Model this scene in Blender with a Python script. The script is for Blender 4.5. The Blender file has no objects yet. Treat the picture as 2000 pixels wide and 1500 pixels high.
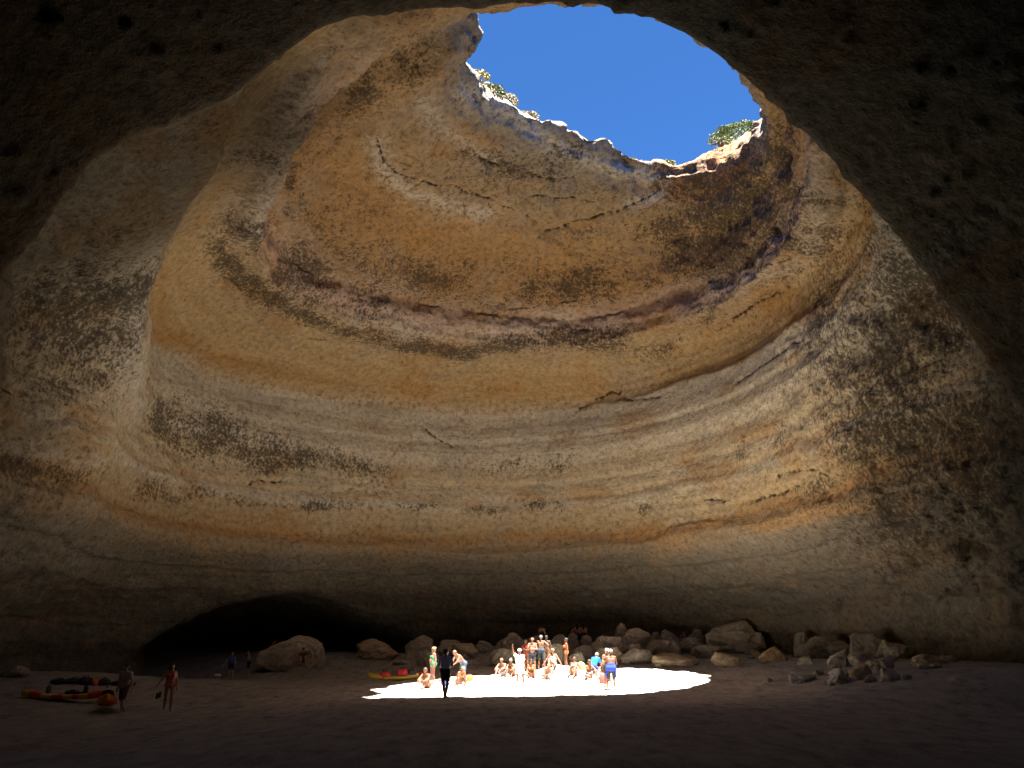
import bpy, bmesh, math, random
import numpy as np
from mathutils import Vector, Matrix, Euler

# ------------------------------------------------------------------ camera, sky, sun, exposure
SC = bpy.context.scene
COL = SC.collection
CAM_H = 1.9
PITCH = 18.05
cam_d = bpy.data.cameras.new('camera')
cam_d.sensor_width = 36.0
cam_d.lens = 28.26
cam_d.clip_start = 0.1
cam_d.clip_end = 6000
cam = bpy.data.objects.new('camera', cam_d)
COL.objects.link(cam)
cam.location = (0, 0, CAM_H)
cam.rotation_euler = (math.radians(90 + PITCH), 0, 0)
SC.camera = cam

SUN_DIR = Vector((0.136, -0.185, 1.0)).normalized()          # towards the sun
sun_el = math.asin(SUN_DIR.z)
sun_az = math.atan2(SUN_DIR.x, SUN_DIR.y)
world = bpy.data.worlds.new('World')
SC.world = world
world.use_nodes = True
wn = world.node_tree
wn.nodes.clear()
sky = wn.nodes.new('ShaderNodeTexSky')
sky.sky_type = 'NISHITA'
sky.sun_disc = False
sky.sun_elevation = sun_el
sky.sun_rotation = sun_az
sky.altitude = 0.0
sky.air_density = 0.265
sky.dust_density = 0.0
sky.ozone_density = 5.0
bg = wn.nodes.new('ShaderNodeBackground')
bg.inputs['Strength'].default_value = 0.05
wo = wn.nodes.new('ShaderNodeOutputWorld')
hsv = wn.nodes.new('ShaderNodeHueSaturation')
hsv.inputs['Saturation'].default_value = 1.16
wn.links.new(sky.outputs[0], hsv.inputs['Color'])
wn.links.new(hsv.outputs[0], bg.inputs[0])
wn.links.new(bg.outputs[0], wo.inputs[0])

sun_d = bpy.data.lights.new('sun', 'SUN')
sun_d.energy = 5.0
sun_d.angle = math.radians(0.53)
sun_d.color = (1.0, 0.955, 0.88)
sun = bpy.data.objects.new('sun', sun_d)
COL.objects.link(sun)
sun.location = (0, 20, 60)
sun.rotation_euler = SUN_DIR.to_track_quat('Z', 'Y').to_euler()

SC.view_settings.view_transform = 'Standard'
SC.view_settings.look = 'None'
SC.view_settings.gamma = 1.0
SC.view_settings.use_curve_mapping = False
SC.view_settings.exposure = 3.65

SC.render.engine = 'CYCLES'
cy = SC.cycles
cy.max_bounces = 8
cy.diffuse_bounces = 6
cy.glossy_bounces = 2
cy.transmission_bounces = 2
cy.use_denoising = True
cy.denoiser = 'OPENIMAGEDENOISE'
cy.use_adaptive_sampling = False
cy.use_guiding = True
cy.caustics_reflective = False
cy.caustics_refractive = False

# ------------------------------------------------------------------ small tools
def link(name, me, parent=None, mats=None):
    o = bpy.data.objects.new(name, me)
    COL.objects.link(o)
    if parent is not None:
        o.parent = parent
    if mats is not None and len(me.materials) == 0:
        for m in (mats if isinstance(mats, (list, tuple)) else [mats]):
            me.materials.append(m)
    return o

def tag(o, label=None, cat=None, group=None, kind=None):
    if label: o['label'] = label
    if cat: o['category'] = cat
    if group: o['group'] = group
    if kind: o['kind'] = kind
    return o

def mesh_np(name, V, F, smooth=True):
    """V (n,3), F (m,3) or (m,4) integer arrays"""
    me = bpy.data.meshes.new(name)
    V = np.ascontiguousarray(V, dtype=np.float32)
    F = np.ascontiguousarray(F, dtype=np.int32)
    m, k = F.shape
    me.vertices.add(len(V)); me.vertices.foreach_set('co', V.ravel())
    me.loops.add(m * k); me.loops.foreach_set('vertex_index', F.ravel())
    me.polygons.add(m)
    me.polygons.foreach_set('loop_start', np.arange(0, m * k, k, dtype=np.int32))
    me.polygons.foreach_set('use_smooth', np.full(m, smooth, dtype=bool))
    me.update(calc_edges=True)
    me.validate()
    return me

def attr(me, name, vals):
    a = me.attributes.new(name, 'FLOAT', 'POINT')
    a.data.foreach_set('value', np.ascontiguousarray(vals, dtype=np.float32))

def sstep(a, b, x):
    t = np.clip((x - a) / (b - a), 0, 1)
    return t * t * (3 - 2 * t)

def _hash(i, j, k, seed):
    h = (i.astype(np.uint32) * np.uint32(374761393) + j.astype(np.uint32) * np.uint32(668265263)
         + k.astype(np.uint32) * np.uint32(2246822519) + np.uint32((seed * 3266489917) & 0xffffffff))
    h ^= h >> np.uint32(15); h *= np.uint32(2246822519); h ^= h >> np.uint32(13)
    h *= np.uint32(3266489917); h ^= h >> np.uint32(16)
    return h

def noise3(P, freq, seed=0):
    """gradient noise in about -1..1, P (n,3)"""
    P = np.asarray(P, dtype=np.float32) * np.float32(freq)
    I = np.floor(P).astype(np.int32); f = P - I.astype(np.float32)
    w = f * f * f * (f * (f * 6 - 15) + 10)
    out = np.zeros(len(P), dtype=np.float32)
    for dx in (0, 1):
        for dy in (0, 1):
            for dz in (0, 1):
                h = _hash(I[:, 0] + dx, I[:, 1] + dy, I[:, 2] + dz, seed)
                gx = (h & np.uint32(1023)).astype(np.float32) * np.float32(1 / 511.5) - np.float32(1)
                gy = ((h >> np.uint32(10)) & np.uint32(1023)).astype(np.float32) * np.float32(1 / 511.5) - np.float32(1)
                gz = ((h >> np.uint32(20)) & np.uint32(1023)).astype(np.float32) * np.float32(1 / 511.5) - np.float32(1)
                d = gx * (f[:, 0] - dx) + gy * (f[:, 1] - dy) + gz * (f[:, 2] - dz)
                out += d * (w[:, 0] if dx else 1 - w[:, 0]) * (w[:, 1] if dy else 1 - w[:, 1]) * (w[:, 2] if dz else 1 - w[:, 2])
    return out.astype(np.float64) * 1.3

def fbm(P, freq, octs=4, seed=0, gain=0.5):
    a, s = 1.0, 0.0
    for o in range(octs):
        s = s + a * noise3(P, freq * 2.03 ** o, seed + 17 * o)
        a *= gain
    return s

def surface_nets(F, lo, h):
    """F: 3D array of an implicit function, negative = empty. Returns V, quads."""
    S = F < 0
    nx, ny, nz = F.shape
    c = np.zeros((nx - 1, ny - 1, nz - 1), dtype=np.int8)
    for a in (0, 1):
        for b in (0, 1):
            for d in (0, 1):
                c += S[a:nx - 1 + a, b:ny - 1 + b, d:nz - 1 + d]
    act = (c > 0) & (c < 8)
    idx = np.argwhere(act)
    vid = np.full(act.shape, -1, dtype=np.int32)
    vid[act] = np.arange(len(idx))
    cor = {}
    for a in (0, 1):
        for b in (0, 1):
            for d in (0, 1):
                cor[(a, b, d)] = F[idx[:, 0] + a, idx[:, 1] + b, idx[:, 2] + d].astype(np.float64)
    acc = np.zeros((len(idx), 3)); cnt = np.zeros(len(idx))
    keys = list(cor)
    for p in keys:
        for ax in range(3):
            if p[ax] == 0:
                q = list(p); q[ax] = 1; q = tuple(q)
                v0, v1 = cor[p], cor[q]
                m = (v0 < 0) != (v1 < 0)
                t = np.where(m, v0 / np.where(m, v0 - v1, 1), 0)
                pt = np.array(p, dtype=float)[None, :] + np.zeros((len(idx), 3))
                pt[:, ax] += t
                acc += pt * m[:, None]; cnt += m
    V = (idx + acc / cnt[:, None]) * h + np.asarray(lo)
    quads = []
    for ax in range(3):
        b, d = [(1, 2), (2, 0), (0, 1)][ax]
        sl0 = [slice(None)] * 3; sl1 = [slice(None)] * 3
        sl0[ax] = slice(0, -1); sl1[ax] = slice(1, None)
        for e in (b, d):
            sl0[e] = slice(1, -1); sl1[e] = slice(1, -1)
        s0, s1 = S[tuple(sl0)], S[tuple(sl1)]
        for flip, mk in ((False, s0 & ~s1), (True, ~s0 & s1)):
            p = np.argwhere(mk)
            if len(p) == 0: continue
            for e in (b, d):
                p[:, e] += 1
            def cell(ob, od):
                q = p.copy(); q[:, b] -= ob; q[:, d] -= od
                return vid[q[:, 0], q[:, 1], q[:, 2]]
            Q = np.stack([cell(0, 0), cell(1, 0), cell(1, 1), cell(0, 1)], 1)
            quads.append(Q if flip else Q[:, ::-1])
    return V, np.concatenate(quads)

def subdivide_quads(V, Q):
    n = len(V)
    E = np.concatenate([Q[:, [0, 1]], Q[:, [1, 2]], Q[:, [2, 3]], Q[:, [3, 0]]])
    Es = np.sort(E, 1)
    key = Es[:, 0].astype(np.int64) * (n + 1) + Es[:, 1]
    uq, first, inv = np.unique(key, return_index=True, return_inverse=True)
    em = 0.5 * (V[Es[first, 0]] + V[Es[first, 1]])
    fm = V[Q].mean(1)
    m = len(Q); ei = n + inv.reshape(4, m); fi = n + len(uq) + np.arange(m)
    V2 = np.concatenate([V, em, fm])
    Q2 = np.concatenate([np.stack([Q[:, 0], ei[0], fi, ei[3]], 1), np.stack([ei[0], Q[:, 1], ei[1], fi], 1),
                         np.stack([fi, ei[1], Q[:, 2], ei[2]], 1), np.stack([ei[3], fi, ei[2], Q[:, 3]], 1)])
    return V2, Q2

# ------------------------------------------------------------------ the shape of the cave
# a dome with horizontal strata rings about a centre that drifts with height towards the skylight
R18_T = np.array([-60, -41.6, -32, -24, 0, 15.6, 48.6, 70, 90, 110, 130, 150, 161, 181, 200, 221, 239.5, 261, 276, 293, 300])
R18_R = np.array([22.5, 20.3, 19.3, 18.6, 17.3, 17.1, 18.1, 18.7, 18.9, 18.6, 18.4, 19.3, 19.4, 16.3, 15.0, 14.8, 15.9, 21.5, 23.4, 23.4, 22.9])
HOLE = np.array([(-2.7, 33.0), (-1.6, 30.2), (-2.3, 28.2), (0.0, 27.1), (3.0, 27.3), (5.8, 28.3), (8.6, 30.1), (11.0, 32.3), (12.6, 34.2),
                 (13.3, 36.2), (12.9, 38.6), (11.4, 40.4), (8.6, 40.9), (5.2, 39.6), (2.2, 37.8), (-0.6, 35.8), (-2.2, 34.2)])
HC = np.array([5.3, 34.6])
DC = np.array([-2.0, 38.0])
_ht = np.degrees(np.arctan2(HOLE[:, 1] - HC[1], HOLE[:, 0] - HC[0])) % 360
_hr = np.hypot(HOLE[:, 1] - HC[1], HOLE[:, 0] - HC[0])
_o = np.argsort(_ht); _ht = _ht[_o]; _hr = _hr[_o]
# share of the way from the great ring (18 m) to the rim of the skylight
TZ = np.array([18.0, 18.35, 20.0, 21.0, 21.3, 23.3, 23.7, 25.0, 26.3, 27.2, 28.0, 28.9, 31.0, 36.0])
TT = np.array([0.0, 0.035, 0.155, 0.245, 0.305, 0.375, 0.425, 0.55, 0.745, 0.895, 1.0, 1.04, 0.97, 0.8])
# wall below the great ring, metres beyond it
LZ = np.array([-3.0, 1.5, 3.6, 5.0, 6.5, 7.7, 8.2, 8.7, 9.0, 9.7, 11.0, 11.2, 11.6, 14.5, 17.0, 18.0])
LD = np.array([5.4, 5.2, 4.4, 2.6, 0.9, -0.5, -0.6, -0.25, -0.2, -0.55, -0.95, -0.9, -0.7, -0.65, -0.35, 0.0])
TUN_P = np.array([-40, 0, 20, 32.6, 39.6, 51, 64.7, 77.7, 90, 97, 108, 118.6, 126.8, 139, 145.8, 160, 180, 220])
TUN_R = np.array([16.5, 16.2, 15.5, 14.8, 14.4, 14.3, 14.4, 14.8, 15.4, 15.5, 15.0, 14.4, 14.2, 13.8, 14.0, 16, 18, 18])

def top_h(x, y):
    return (29.15 + 3.9 * np.exp(-((x - 16.8) ** 2 + (y - 43.0) ** 2) / 24.0)
            + 0.7 * np.exp(-((x + 5) ** 2 + (y - 36) ** 2) / 30.0) - 0.4 * sstep(2, 9, x) * sstep(36, 42, y) * sstep(16, 11, x))

def smin(a, b, k):
    h = np.clip(0.5 + 0.5 * (b - a) / k, 0, 1)
    return b * (1 - h) + a * h - k * h * (1 - h)

def lerpwrap(t, T, R):
    return np.interp(t % 360, np.concatenate([T[-3:] - 360, T, T[:3] + 360]), np.concatenate([R[-3:], R, R[:3]]))

_tt = np.arange(0, 361, 2.0)
_r18 = lerpwrap((_tt + 60) % 360, R18_T + 60, R18_R)
_k = np.exp(-0.5 * (np.arange(-5, 6) / 2.0) ** 2); _k /= _k.sum()
_r18 = np.convolve(np.concatenate([_r18[-6:-1], _r18, _r18[1:6]]), _k, 'valid')
_rh = lerpwrap(_tt, _ht, _hr)

def cave_f(P):
    """negative in the open air, positive in rock"""
    x, y, z = P[:, 0], P[:, 1], P[:, 2]
    zw = z + 0.16 * np.sin(0.31 * x + 0.23 * y + 1.0) + 0.1 * np.sin(0.57 * y - 0.4 * x) - 0.012 * (x + 2)     # the beds dip and wave a little
    t = np.interp(zw, TZ, TT)
    cx = DC[0] + (HC[0] - DC[0]) * t; cyy = DC[1] + (HC[1] - DC[1]) * t
    th = np.degrees(np.arctan2(y - cyy, x - cx)) % 360
    r = np.hypot(x - cx, y - cyy)
    r18 = np.interp(th, _tt, _r18)
    rh = np.interp(th, _tt, _rh)
    R = r18 + (rh - r18) * t + np.interp(zw, [29.2, 29.7, 31.0], [0.0, 0.15, 1.2])
    R = R + sstep(8, 25, th) * sstep(78, 58, th) * np.interp(zw, [28.0, 28.8, 30.0, 33.0], [0.0, 0.5, 1.0, 2.4])      # broken red slope at the right rim
    low = np.interp(zw, LZ, LD)
    front = sstep(185, 215, th) * sstep(352, 325, th)
    fl = front * 5.5 * sstep(18.0, 14.5, zw) + 1.2 * sstep(160, 180, th) * sstep(215, 190, th) * sstep(17.5, 12.0, zw)
    fl = fl + 3.8 * sstep(220, 236, th) * sstep(270, 256, th) * sstep(18.2, 15.8, zw)
    R = R + np.where(zw < 18.0, low + fl, np.interp(zw, [18.0, 18.35, 19.4, 20.5, 20.95, 21.3, 22.3, 23.2, 23.6, 24.4, 25.8, 26.1, 26.6, 27.6], [0.0, 0.5, 0.95, 1.0, 0.85, -0.6, -0.45, 0.15, -0.4, -0.25, 0.25, -0.3, -0.2, 0.0]))
    dome = np.maximum((r - R) * 0.8, 16.3 + 0.3 * np.sin(0.8 * x + 0.5 * z) + 0.03 * (x - 2) ** 2 * (x > 2) - y)
    # the sea tunnel in which the camera floats
    zz = z - 2.0
    ph = np.degrees(np.arctan2(zz, x)); ph = np.where(ph < -90, ph + 360, ph)
    rho = np.hypot(x, zz)
    sc = 1.0 + 0.012 * (16 - y)
    tun = rho - np.interp(ph, TUN_P, TUN_R) * sc
    tun = np.maximum(tun, y - 22.0)
    tun = np.maximum(tun, -22.0 - y)  # unseen end wall, added to keep the sky off the tunnel walls
    # low side cave at the back left
    A = np.array([-12.6, 52.0]); B = np.array([-19.5, 63.0])
    d = B - A; s = np.clip(((x - A[0]) * d[0] + (y - A[1]) * d[1]) / (d @ d), 0, 1)
    dd = np.hypot(x - A[0] - s * d[0], y - A[1] - s * d[1])
    zc = 0.6 + 1.2 * s
    side = ((np.abs(dd) ** 1.45 + np.abs(2.25 * (z - zc)) ** 1.45) ** (1 / 1.45) - (10.6 - 3.2 * s)) * 0.7
    tail = (np.sqrt((x + 9.4) ** 2 + (0.8 * (y - 57.0)) ** 2 + (1.75 * (z - 0.8)) ** 2) - 4.6) * 0.7
    void = smin(smin(smin(dome, tun, 0.5), side, 0.7), tail, 0.8)
    # sea gate on the left, behind the picture
    gate = (np.sqrt((0.8 * (y - 5.0)) ** 2 + (1.25 * (z + 0.5)) ** 2) - 7.2)
    gate = np.maximum(gate, x + 8.0)
    void = smin(void, gate, 0.8)
    return np.minimum(void, top_h(x, y) - z)

# ------------------------------------------------------------------ materials
MAT = {}
class NT:
    """small helper to write node trees"""
    def __init__(self, name):
        self.m = bpy.data.materials.new(name); self.m.use_nodes = True
        self.t = self.m.node_tree; self.t.nodes.clear()
        self.out = self.t.nodes.new('ShaderNodeOutputMaterial')
        self.b = self.t.nodes.new('ShaderNodeBsdfPrincipled')
        self.t.links.new(self.b.outputs[0], self.out.inputs[0])
        self.pos = self.t.nodes.new('ShaderNodeNewGeometry').outputs['Position']
    def set(self, sock, v):
        if isinstance(v, bpy.types.NodeSocket): self.t.links.new(v, sock)
        elif isinstance(v, (tuple, list)) and len(v) == 3 and sock.type == 'RGBA': sock.default_value = (*v, 1)
        else: sock.default_value = v
    def p(self, **kw):
        for k, v in kw.items(): self.set(self.b.inputs[k.replace('_', ' ')], v)
    def math(self, op, a, b=0.0, c=0.0, clamp=False):
        n = self.t.nodes.new('ShaderNodeMath'); n.operation = op; n.use_clamp = clamp
        for i, v in enumerate((a, b, c)): self.set(n.inputs[i], v)
        return n.outputs[0]
    def vmul(self, a, v):
        n = self.t.nodes.new('ShaderNodeVectorMath'); n.operation = 'MULTIPLY'
        self.set(n.inputs[0], a); self.set(n.inputs[1], v); return n.outputs[0]
    def noise(self, vec, scale, detail=4, rough=0.55, dist=0.0):
        n = self.t.nodes.new('ShaderNodeTexNoise'); self.set(n.inputs['Vector'], vec)
        n.inputs['Scale'].default_value = scale; n.inputs['Detail'].default_value = detail
        n.inputs['Roughness'].default_value = rough; n.inputs['Distortion'].default_value = dist
        return n.outputs['Fac']
    def voro(self, vec, scale, feature='F1'):
        n = self.t.nodes.new('ShaderNodeTexVoronoi'); n.feature = feature
        self.set(n.inputs['Vector'], vec); n.inputs['Scale'].default_value = scale
        return n.outputs['Distance']
    def ramp(self, fac, stops, interp='LINEAR'):
        n = self.t.nodes.new('ShaderNodeValToRGB'); n.color_ramp.interpolation = interp
        e = n.color_ramp.elements
        while len(e) < len(stops): e.new(0.5)
        for el, (p, c) in zip(e, sorted(stops, key=lambda s: s[0])):
            el.position = p; el.color = (*c, 1) if isinstance(c, tuple) else (c, c, c, 1)
        self.set(n.inputs[0], fac); return n.outputs[0]
    def step(self, x, a, b):
        n = self.t.nodes.new('ShaderNodeMapRange'); n.interpolation_type = 'SMOOTHSTEP'; n.clamp = True
        self.set(n.inputs[0], x); self.set(n.inputs[1], a); self.set(n.inputs[2], b)
        n.inputs[3].default_value = 0; n.inputs[4].default_value = 1
        return n.outputs[0]
    def mix(self, f, a, b, mode='MIX'):
        n = self.t.nodes.new('ShaderNodeMix'); n.data_type = 'RGBA'; n.blend_type = mode
        self.set(n.inputs[0], f); self.set(n.inputs[6], a); self.set(n.inputs[7], b); return n.outputs[2]
    def attr(self, name):
        n = self.t.nodes.new('ShaderNodeAttribute'); n.attribute_name = name; return n.outputs['Fac']
    def sep(self, v):
        n = self.t.nodes.new('ShaderNodeSeparateXYZ'); self.set(n.inputs[0], v); return n.outputs
    def bump(self, h, strength=0.5, dist=0.1, normal=None):
        n = self.t.nodes.new('ShaderNodeBump'); n.inputs['Strength'].default_value = strength
        n.inputs['Distance'].default_value = dist; self.set(n.inputs['Height'], h)
        if normal is not None: self.set(n.inputs['Normal'], normal)
        return n.outputs[0]
    def objcoord(self):
        return self.t.nodes.new('ShaderNodeTexCoord').outputs['Object']

def plain(name, col, rough=0.7, var=0.12, scale=30.0, spec=0.3, metal=0.0):
    """paint, cloth, skin: a base colour with a little mottling"""
    if name in MAT: return MAT[name]
    n = NT(name); o = n.objcoord()
    f = n.noise(o, scale, 3)
    v = n.math('MULTIPLY_ADD', f, 2 * var, 1 - var)
    n.p(Base_Color=n.mix(1.0, col, n.ramp(v, [(0, 0.0), (1, 1.0)]), 'MULTIPLY') if var else col,
        Roughness=rough, Specular_IOR_Level=spec, Metallic=metal)
    if var: n.p(Normal=n.bump(f, 0.15, 0.01))
    MAT[name] = n.m
    return n.m

def rock_material():
    """bedded sandstone; slow changes come in as attributes of the rock face, grain and specks are made here"""
    n = NT('rock'); p = n.pos
    g = n.noise(p, 3.4, 5, 0.74)                                                   # grain
    bd = n.noise(n.vmul(p, (0.3, 0.3, 4.5)), 1.0, 3, 0.6)                          # thin bedding
    zb = n.math('MULTIPLY_ADD', g, 0.3, n.math('SUBTRACT', n.attr('bed'), 0.15))
    f = n.math('DIVIDE', zb, 34.0)
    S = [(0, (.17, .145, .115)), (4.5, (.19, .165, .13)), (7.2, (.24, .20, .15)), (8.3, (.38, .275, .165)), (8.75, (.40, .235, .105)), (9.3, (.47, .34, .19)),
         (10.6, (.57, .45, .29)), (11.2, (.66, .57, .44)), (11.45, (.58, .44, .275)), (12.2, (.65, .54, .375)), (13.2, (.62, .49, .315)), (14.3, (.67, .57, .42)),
         (17.6, (.68, .605, .47)), (18.0, (.64, .54, .39)), (18.25, (.50, .345, .17)), (19.0, (.53, .37, .185)), (19.6, (.56, .41, .23)), (20.2, (.53, .375, .195)),
         (20.9, (.55, .405, .23)), (21.3, (.50, .37, .24)), (22.2, (.58, .41, .325)), (23.4, (.50, .355, .24)), (23.8, (.42, .26, .125)),
         (25.0, (.43, .27, .135)), (26.0, (.48, .325, .17)), (27.2, (.40, .30, .19)), (28.2, (.34, .30, .25)), (29.0, (.21, .18, .14)), (30.2, (.22, .17, .115)), (33.5, (.38, .21, .12))]
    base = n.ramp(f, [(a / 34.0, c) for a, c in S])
    base = n.mix(n.attr('grey'), base, (.34, .305, .26))
    base = n.mix(n.attr('red'), base, (.36, .17, .085))
    base = n.mix(n.attr('ochre'), base, (.47, .265, .10))
    base = n.mix(n.math('MULTIPLY', n.attr('pale'), n.step(g, 0.36, 0.56)), base, (.62, .565, .49))
    base = n.mix(1.0, base, n.ramp(bd, [(0.3, 0.90), (0.5, 1.0), (0.72, 1.05)]), 'MULTIPLY')
    base = n.mix(1.0, base, n.ramp(g, [(0.27, 0.5), (0.5, 1.0), (0.73, 1.3)]), 'MULTIPLY')
    # black lichen: specks in the pits, crowding together where the wall is overgrown
    li = n.attr('lichen')
    sp = n.math('MULTIPLY_ADD', n.noise(n.vmul(p, (1, 1, 0.8)), 7.5, 2, 0.6), 0.65, n.math('MULTIPLY', g, 0.45))
    m = n.step(n.math('SUBTRACT', n.math('MULTIPLY', li, 0.27), n.math('SUBTRACT', sp, 0.385)), -0.09, 0.13)
    base = n.mix(n.math('MULTIPLY', m, 0.84), base, (.07, .053, .036))
    ck = n.math('ADD', n.attr('crack'), n.math('MULTIPLY_ADD', g, 0.36, -0.18))
    cm = n.math('MULTIPLY', n.step(ck, 0.13, 0.02), n.step(g, 0.27, 0.40))
    base = n.mix(cm, base, (.04, .03, .02))
    # wet, algae-dark rock of the sea tunnel, its shade painted in: brown on one side, greenish on the other
    alg_shade = n.mix(n.attr('green'), (.036, .026, .016), (.021, .026, .025))
    alg_shade = n.mix(n.attr('ochre'), alg_shade, (.062, .039, .019))
    alg_shade = n.mix(1.0, alg_shade, n.ramp(g, [(0.3, 0.5), (0.52, 1.0), (0.72, 1.6)]), 'MULTIPLY')
    base = n.mix(n.attr('damp_shade'), base, alg_shade)
    h = n.math('ADD', g, n.math('MULTIPLY', bd, 0.2))
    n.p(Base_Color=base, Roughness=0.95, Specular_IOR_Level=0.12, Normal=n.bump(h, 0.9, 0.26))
    MAT['rock'] = n.m

def sand_material():
    n = NT('sand'); p = n.pos
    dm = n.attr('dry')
    c = n.mix(dm, (.225, .226, .225), (.60, .535, .45))  # paler sand painted where the sun falls, darker sand for the shade
    g = n.noise(n.vmul(p, (1.3, 0.55, 1.0)), 1.5, 5, 0.72); g2 = n.noise(p, 22.0, 2, 0.6)
    c = n.mix(1.0, c, n.ramp(g, [(0.28, 0.45), (0.5, 1.0), (0.75, 1.35)]), 'MULTIPLY')
    c = n.mix(1.0, c, n.ramp(g2, [(0.3, 0.75), (0.7, 1.2)]), 'MULTIPLY')
    h = n.math('ADD', n.math('MULTIPLY', g, 0.6), n.math('MULTIPLY', g2, 0.12))
    y = n.sep(p)[1]
    wet = n.step(n.math('ADD', y, n.math('MULTIPLY', n.sep(p)[0], 0.35)), 14.5, 10.5)      # wet by the last wave
    c = n.mix(n.math('MULTIPLY', wet, 0.5), c, (.11, .095, .085))
    n.p(Base_Color=c, Roughness=n.math('MULTIPLY_ADD', wet, -0.55, 0.92), Specular_IOR_Level=0.3, Normal=n.bump(h, 0.8, 0.16))
    MAT['sand'] = n.m
rock_material(); sand_material()
# marks on the rock: where they lie on the wall (metres), half width along the bed, half height, strength
LICHEN = [(-18.0,30.5,15.4,4.0,2.6,1.00), (-14.0,26.4,16.4,0.9,1.2,0.60), (-19.0,29.6,13.4,2.4,1.0,0.60), (-18.9,31.5,12.6,2.3,1.2,0.60), (-17.8,35.1,14.6,1.2,1.8,0.35), (-18.4,46.8,13.9,3.4,1.5,0.90), (-15.6,50.0,13.6,4.2,1.1,0.90), (-11.4,53.2,13.6,3.5,0.8,0.75), (-19.5,44.0,14.1,1.7,1.5,0.60), (-9.8,54.1,12.9,2.1,1.1,0.30), (-12.9,36.1,21.2,2.1,1.3,0.85), (-12.1,43.1,22.6,2.7,1.9,0.75), (-9.5,45.9,22.2,2.5,1.2,0.60), (-11.9,37.7,23.3,1.1,2.0,0.35), (-5.8,46.4,23.9,4.9,1.4,0.55), (-3.4,49.1,23.6,2.0,0.9,0.50), (4.0,48.3,24.4,3.7,1.5,0.55), (16.8,31.3,14.8,3.0,3.2,0.95), (15.4,37.2,17.8,1.8,2.2,0.60), (15.6,33.6,11.7,3.3,1.9,0.55), (17.5,30.5,9.1,3.0,2.7,0.90), (15.2,34.6,13.9,2.1,1.2,0.50), (14.2,41.0,12.2,1.1,0.8,0.35), (13.2,44.9,12.8,0.8,0.7,0.80), (13.2,41.8,25.3,3.3,2.6,1.00), (13.9,35.7,25.1,0.9,3.3,1.00), (12.3,43.9,23.7,2.8,1.5,0.80), (10.8,44.7,25.4,1.6,2.0,0.60), (15.0,35.8,21.1,1.5,2.5,0.45), (0.0,56.1,14.0,3.3,0.6,0.55), (2.9,55.4,14.1,1.8,0.6,0.50), (-2.1,56.0,10.8,1.1,0.4,1.00), (1.8,55.5,11.2,1.1,0.4,0.80), (3.3,55.0,11.1,0.7,0.4,0.60), (8.5,52.1,10.3,0.4,0.3,0.80), (-10.3,53.5,10.9,2.1,0.3,0.50), (-12.6,52.0,10.6,2.0,0.3,0.50), (-16.6,48.9,10.4,1.9,0.4,0.50), (-18.1,46.9,10.5,1.2,0.5,0.60), (-10.4,28.9,21.1,0.6,1.2,0.90), (-7.6,25.9,21.4,0.9,0.7,0.60), (-7.0,30.8,25.4,1.9,0.9,0.50), (-4.6,29.7,26.4,1.4,0.7,0.50), (1.9,14.5,12.2,0.6,0.3,0.30), (-0.3,39.1,27.3,1.7,0.9,0.35), (2.9,39.1,28.0,1.7,0.7,0.35), (16.3,34.8,6.7,3.5,1.7,0.50), (15.0,39.0,9.1,1.5,0.6,0.50), (14.6,44.5,19.9,1.5,1.0,0.30), (4.1,50.6,21.6,1.9,0.8,0.70), (8.3,50.9,21.0,1.4,0.9,0.60), (11.5,46.3,21.3,1.6,1.2,0.50), (-19.6,43.5,9.9,1.7,0.7,0.60), (-18.7,36.1,9.3,1.4,0.4,0.50), (10.5,40.9,27.8,1.8,1.1,0.80), (12.9,38.7,28.1,0.7,0.9,0.80), (4.7,14.3,12.9,0.9,0.7,0.40), (-17.5,28.3,15.5,1.8,0.7,0.50), (10.9,17.4,11.1,1.0,0.9,0.50), (-10.0,21.5,17.3,0.8,1.6,0.40), (-14.5,27.6,16.4,0.8,1.0,0.40), ]
RIBS = [
    ([(-7.3,23.8,21.2), (-8.6,26.3,21.3), (-9.7,29.4,21.7), (-11.2,32.1,21.4), (-12.8,35.2,21.3)], 0.73, 1.00),
    ([(-16.6,31.9,16.5), (-17.5,34.0,15.7), (-17.9,35.6,14.3), (-19.4,40.3,13.9)], 0.98, 0.80),
    ([(-6.6,33.9,26.0), (-4.7,30.9,26.3), (-2.8,29.5,27.4)], 0.73, 0.80),
    ([(-10.3,26.1,20.7), (-12.2,28.7,20.6), (-13.9,31.7,20.6)], 0.56, -0.50),
    ([(-10.5,28.4,21.1), (-10.8,29.6,21.2)], 0.52, -0.90),
    ([(13.0,29.2,21.6), (14.4,32.7,21.3), (15.2,36.3,21.0)], 0.74, 0.60),
    ([(12.3,45.2,22.9), (12.9,47.1,21.0)], 0.54, 0.60),
    ([(9.3,43.0,26.6), (10.0,45.9,24.7)], 0.93, -0.50),
]
LICHEN_BANDS = [
    ([(-14.7,36.1,20.9), (-15.0,40.3,21.1), (-13.4,44.0,21.1), (-11.0,47.0,20.9), (-7.5,50.3,21.1), (-3.5,52.0,21.2), (0.7,51.1,21.4), (4.8,50.4,21.8), (7.8,49.9,21.2)], 0.70, 1.00),
    ([(-6.9,51.1,21.1), (-3.2,52.4,21.1)], 0.17, 1.00),
    ([(-19.3,45.0,9.8), (-16.3,49.2,10.2), (-11.8,52.7,10.5), (-5.0,55.7,11.3)], 0.24, 0.60),
    ([(-19.5,30.0,8.5), (-18.8,34.7,8.9), (-19.3,44.9,9.9)], 0.38, 0.55),
    ([(-10.8,33.5,23.6), (-10.9,38.0,23.7), (-10.2,42.4,23.6), (-7.7,46.3,23.4), (-5.7,48.7,23.1)], 0.43, 0.50),
    ([(10.0,50.8,20.6), (11.3,48.6,21.3)], 0.40, 0.50),
]
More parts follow.
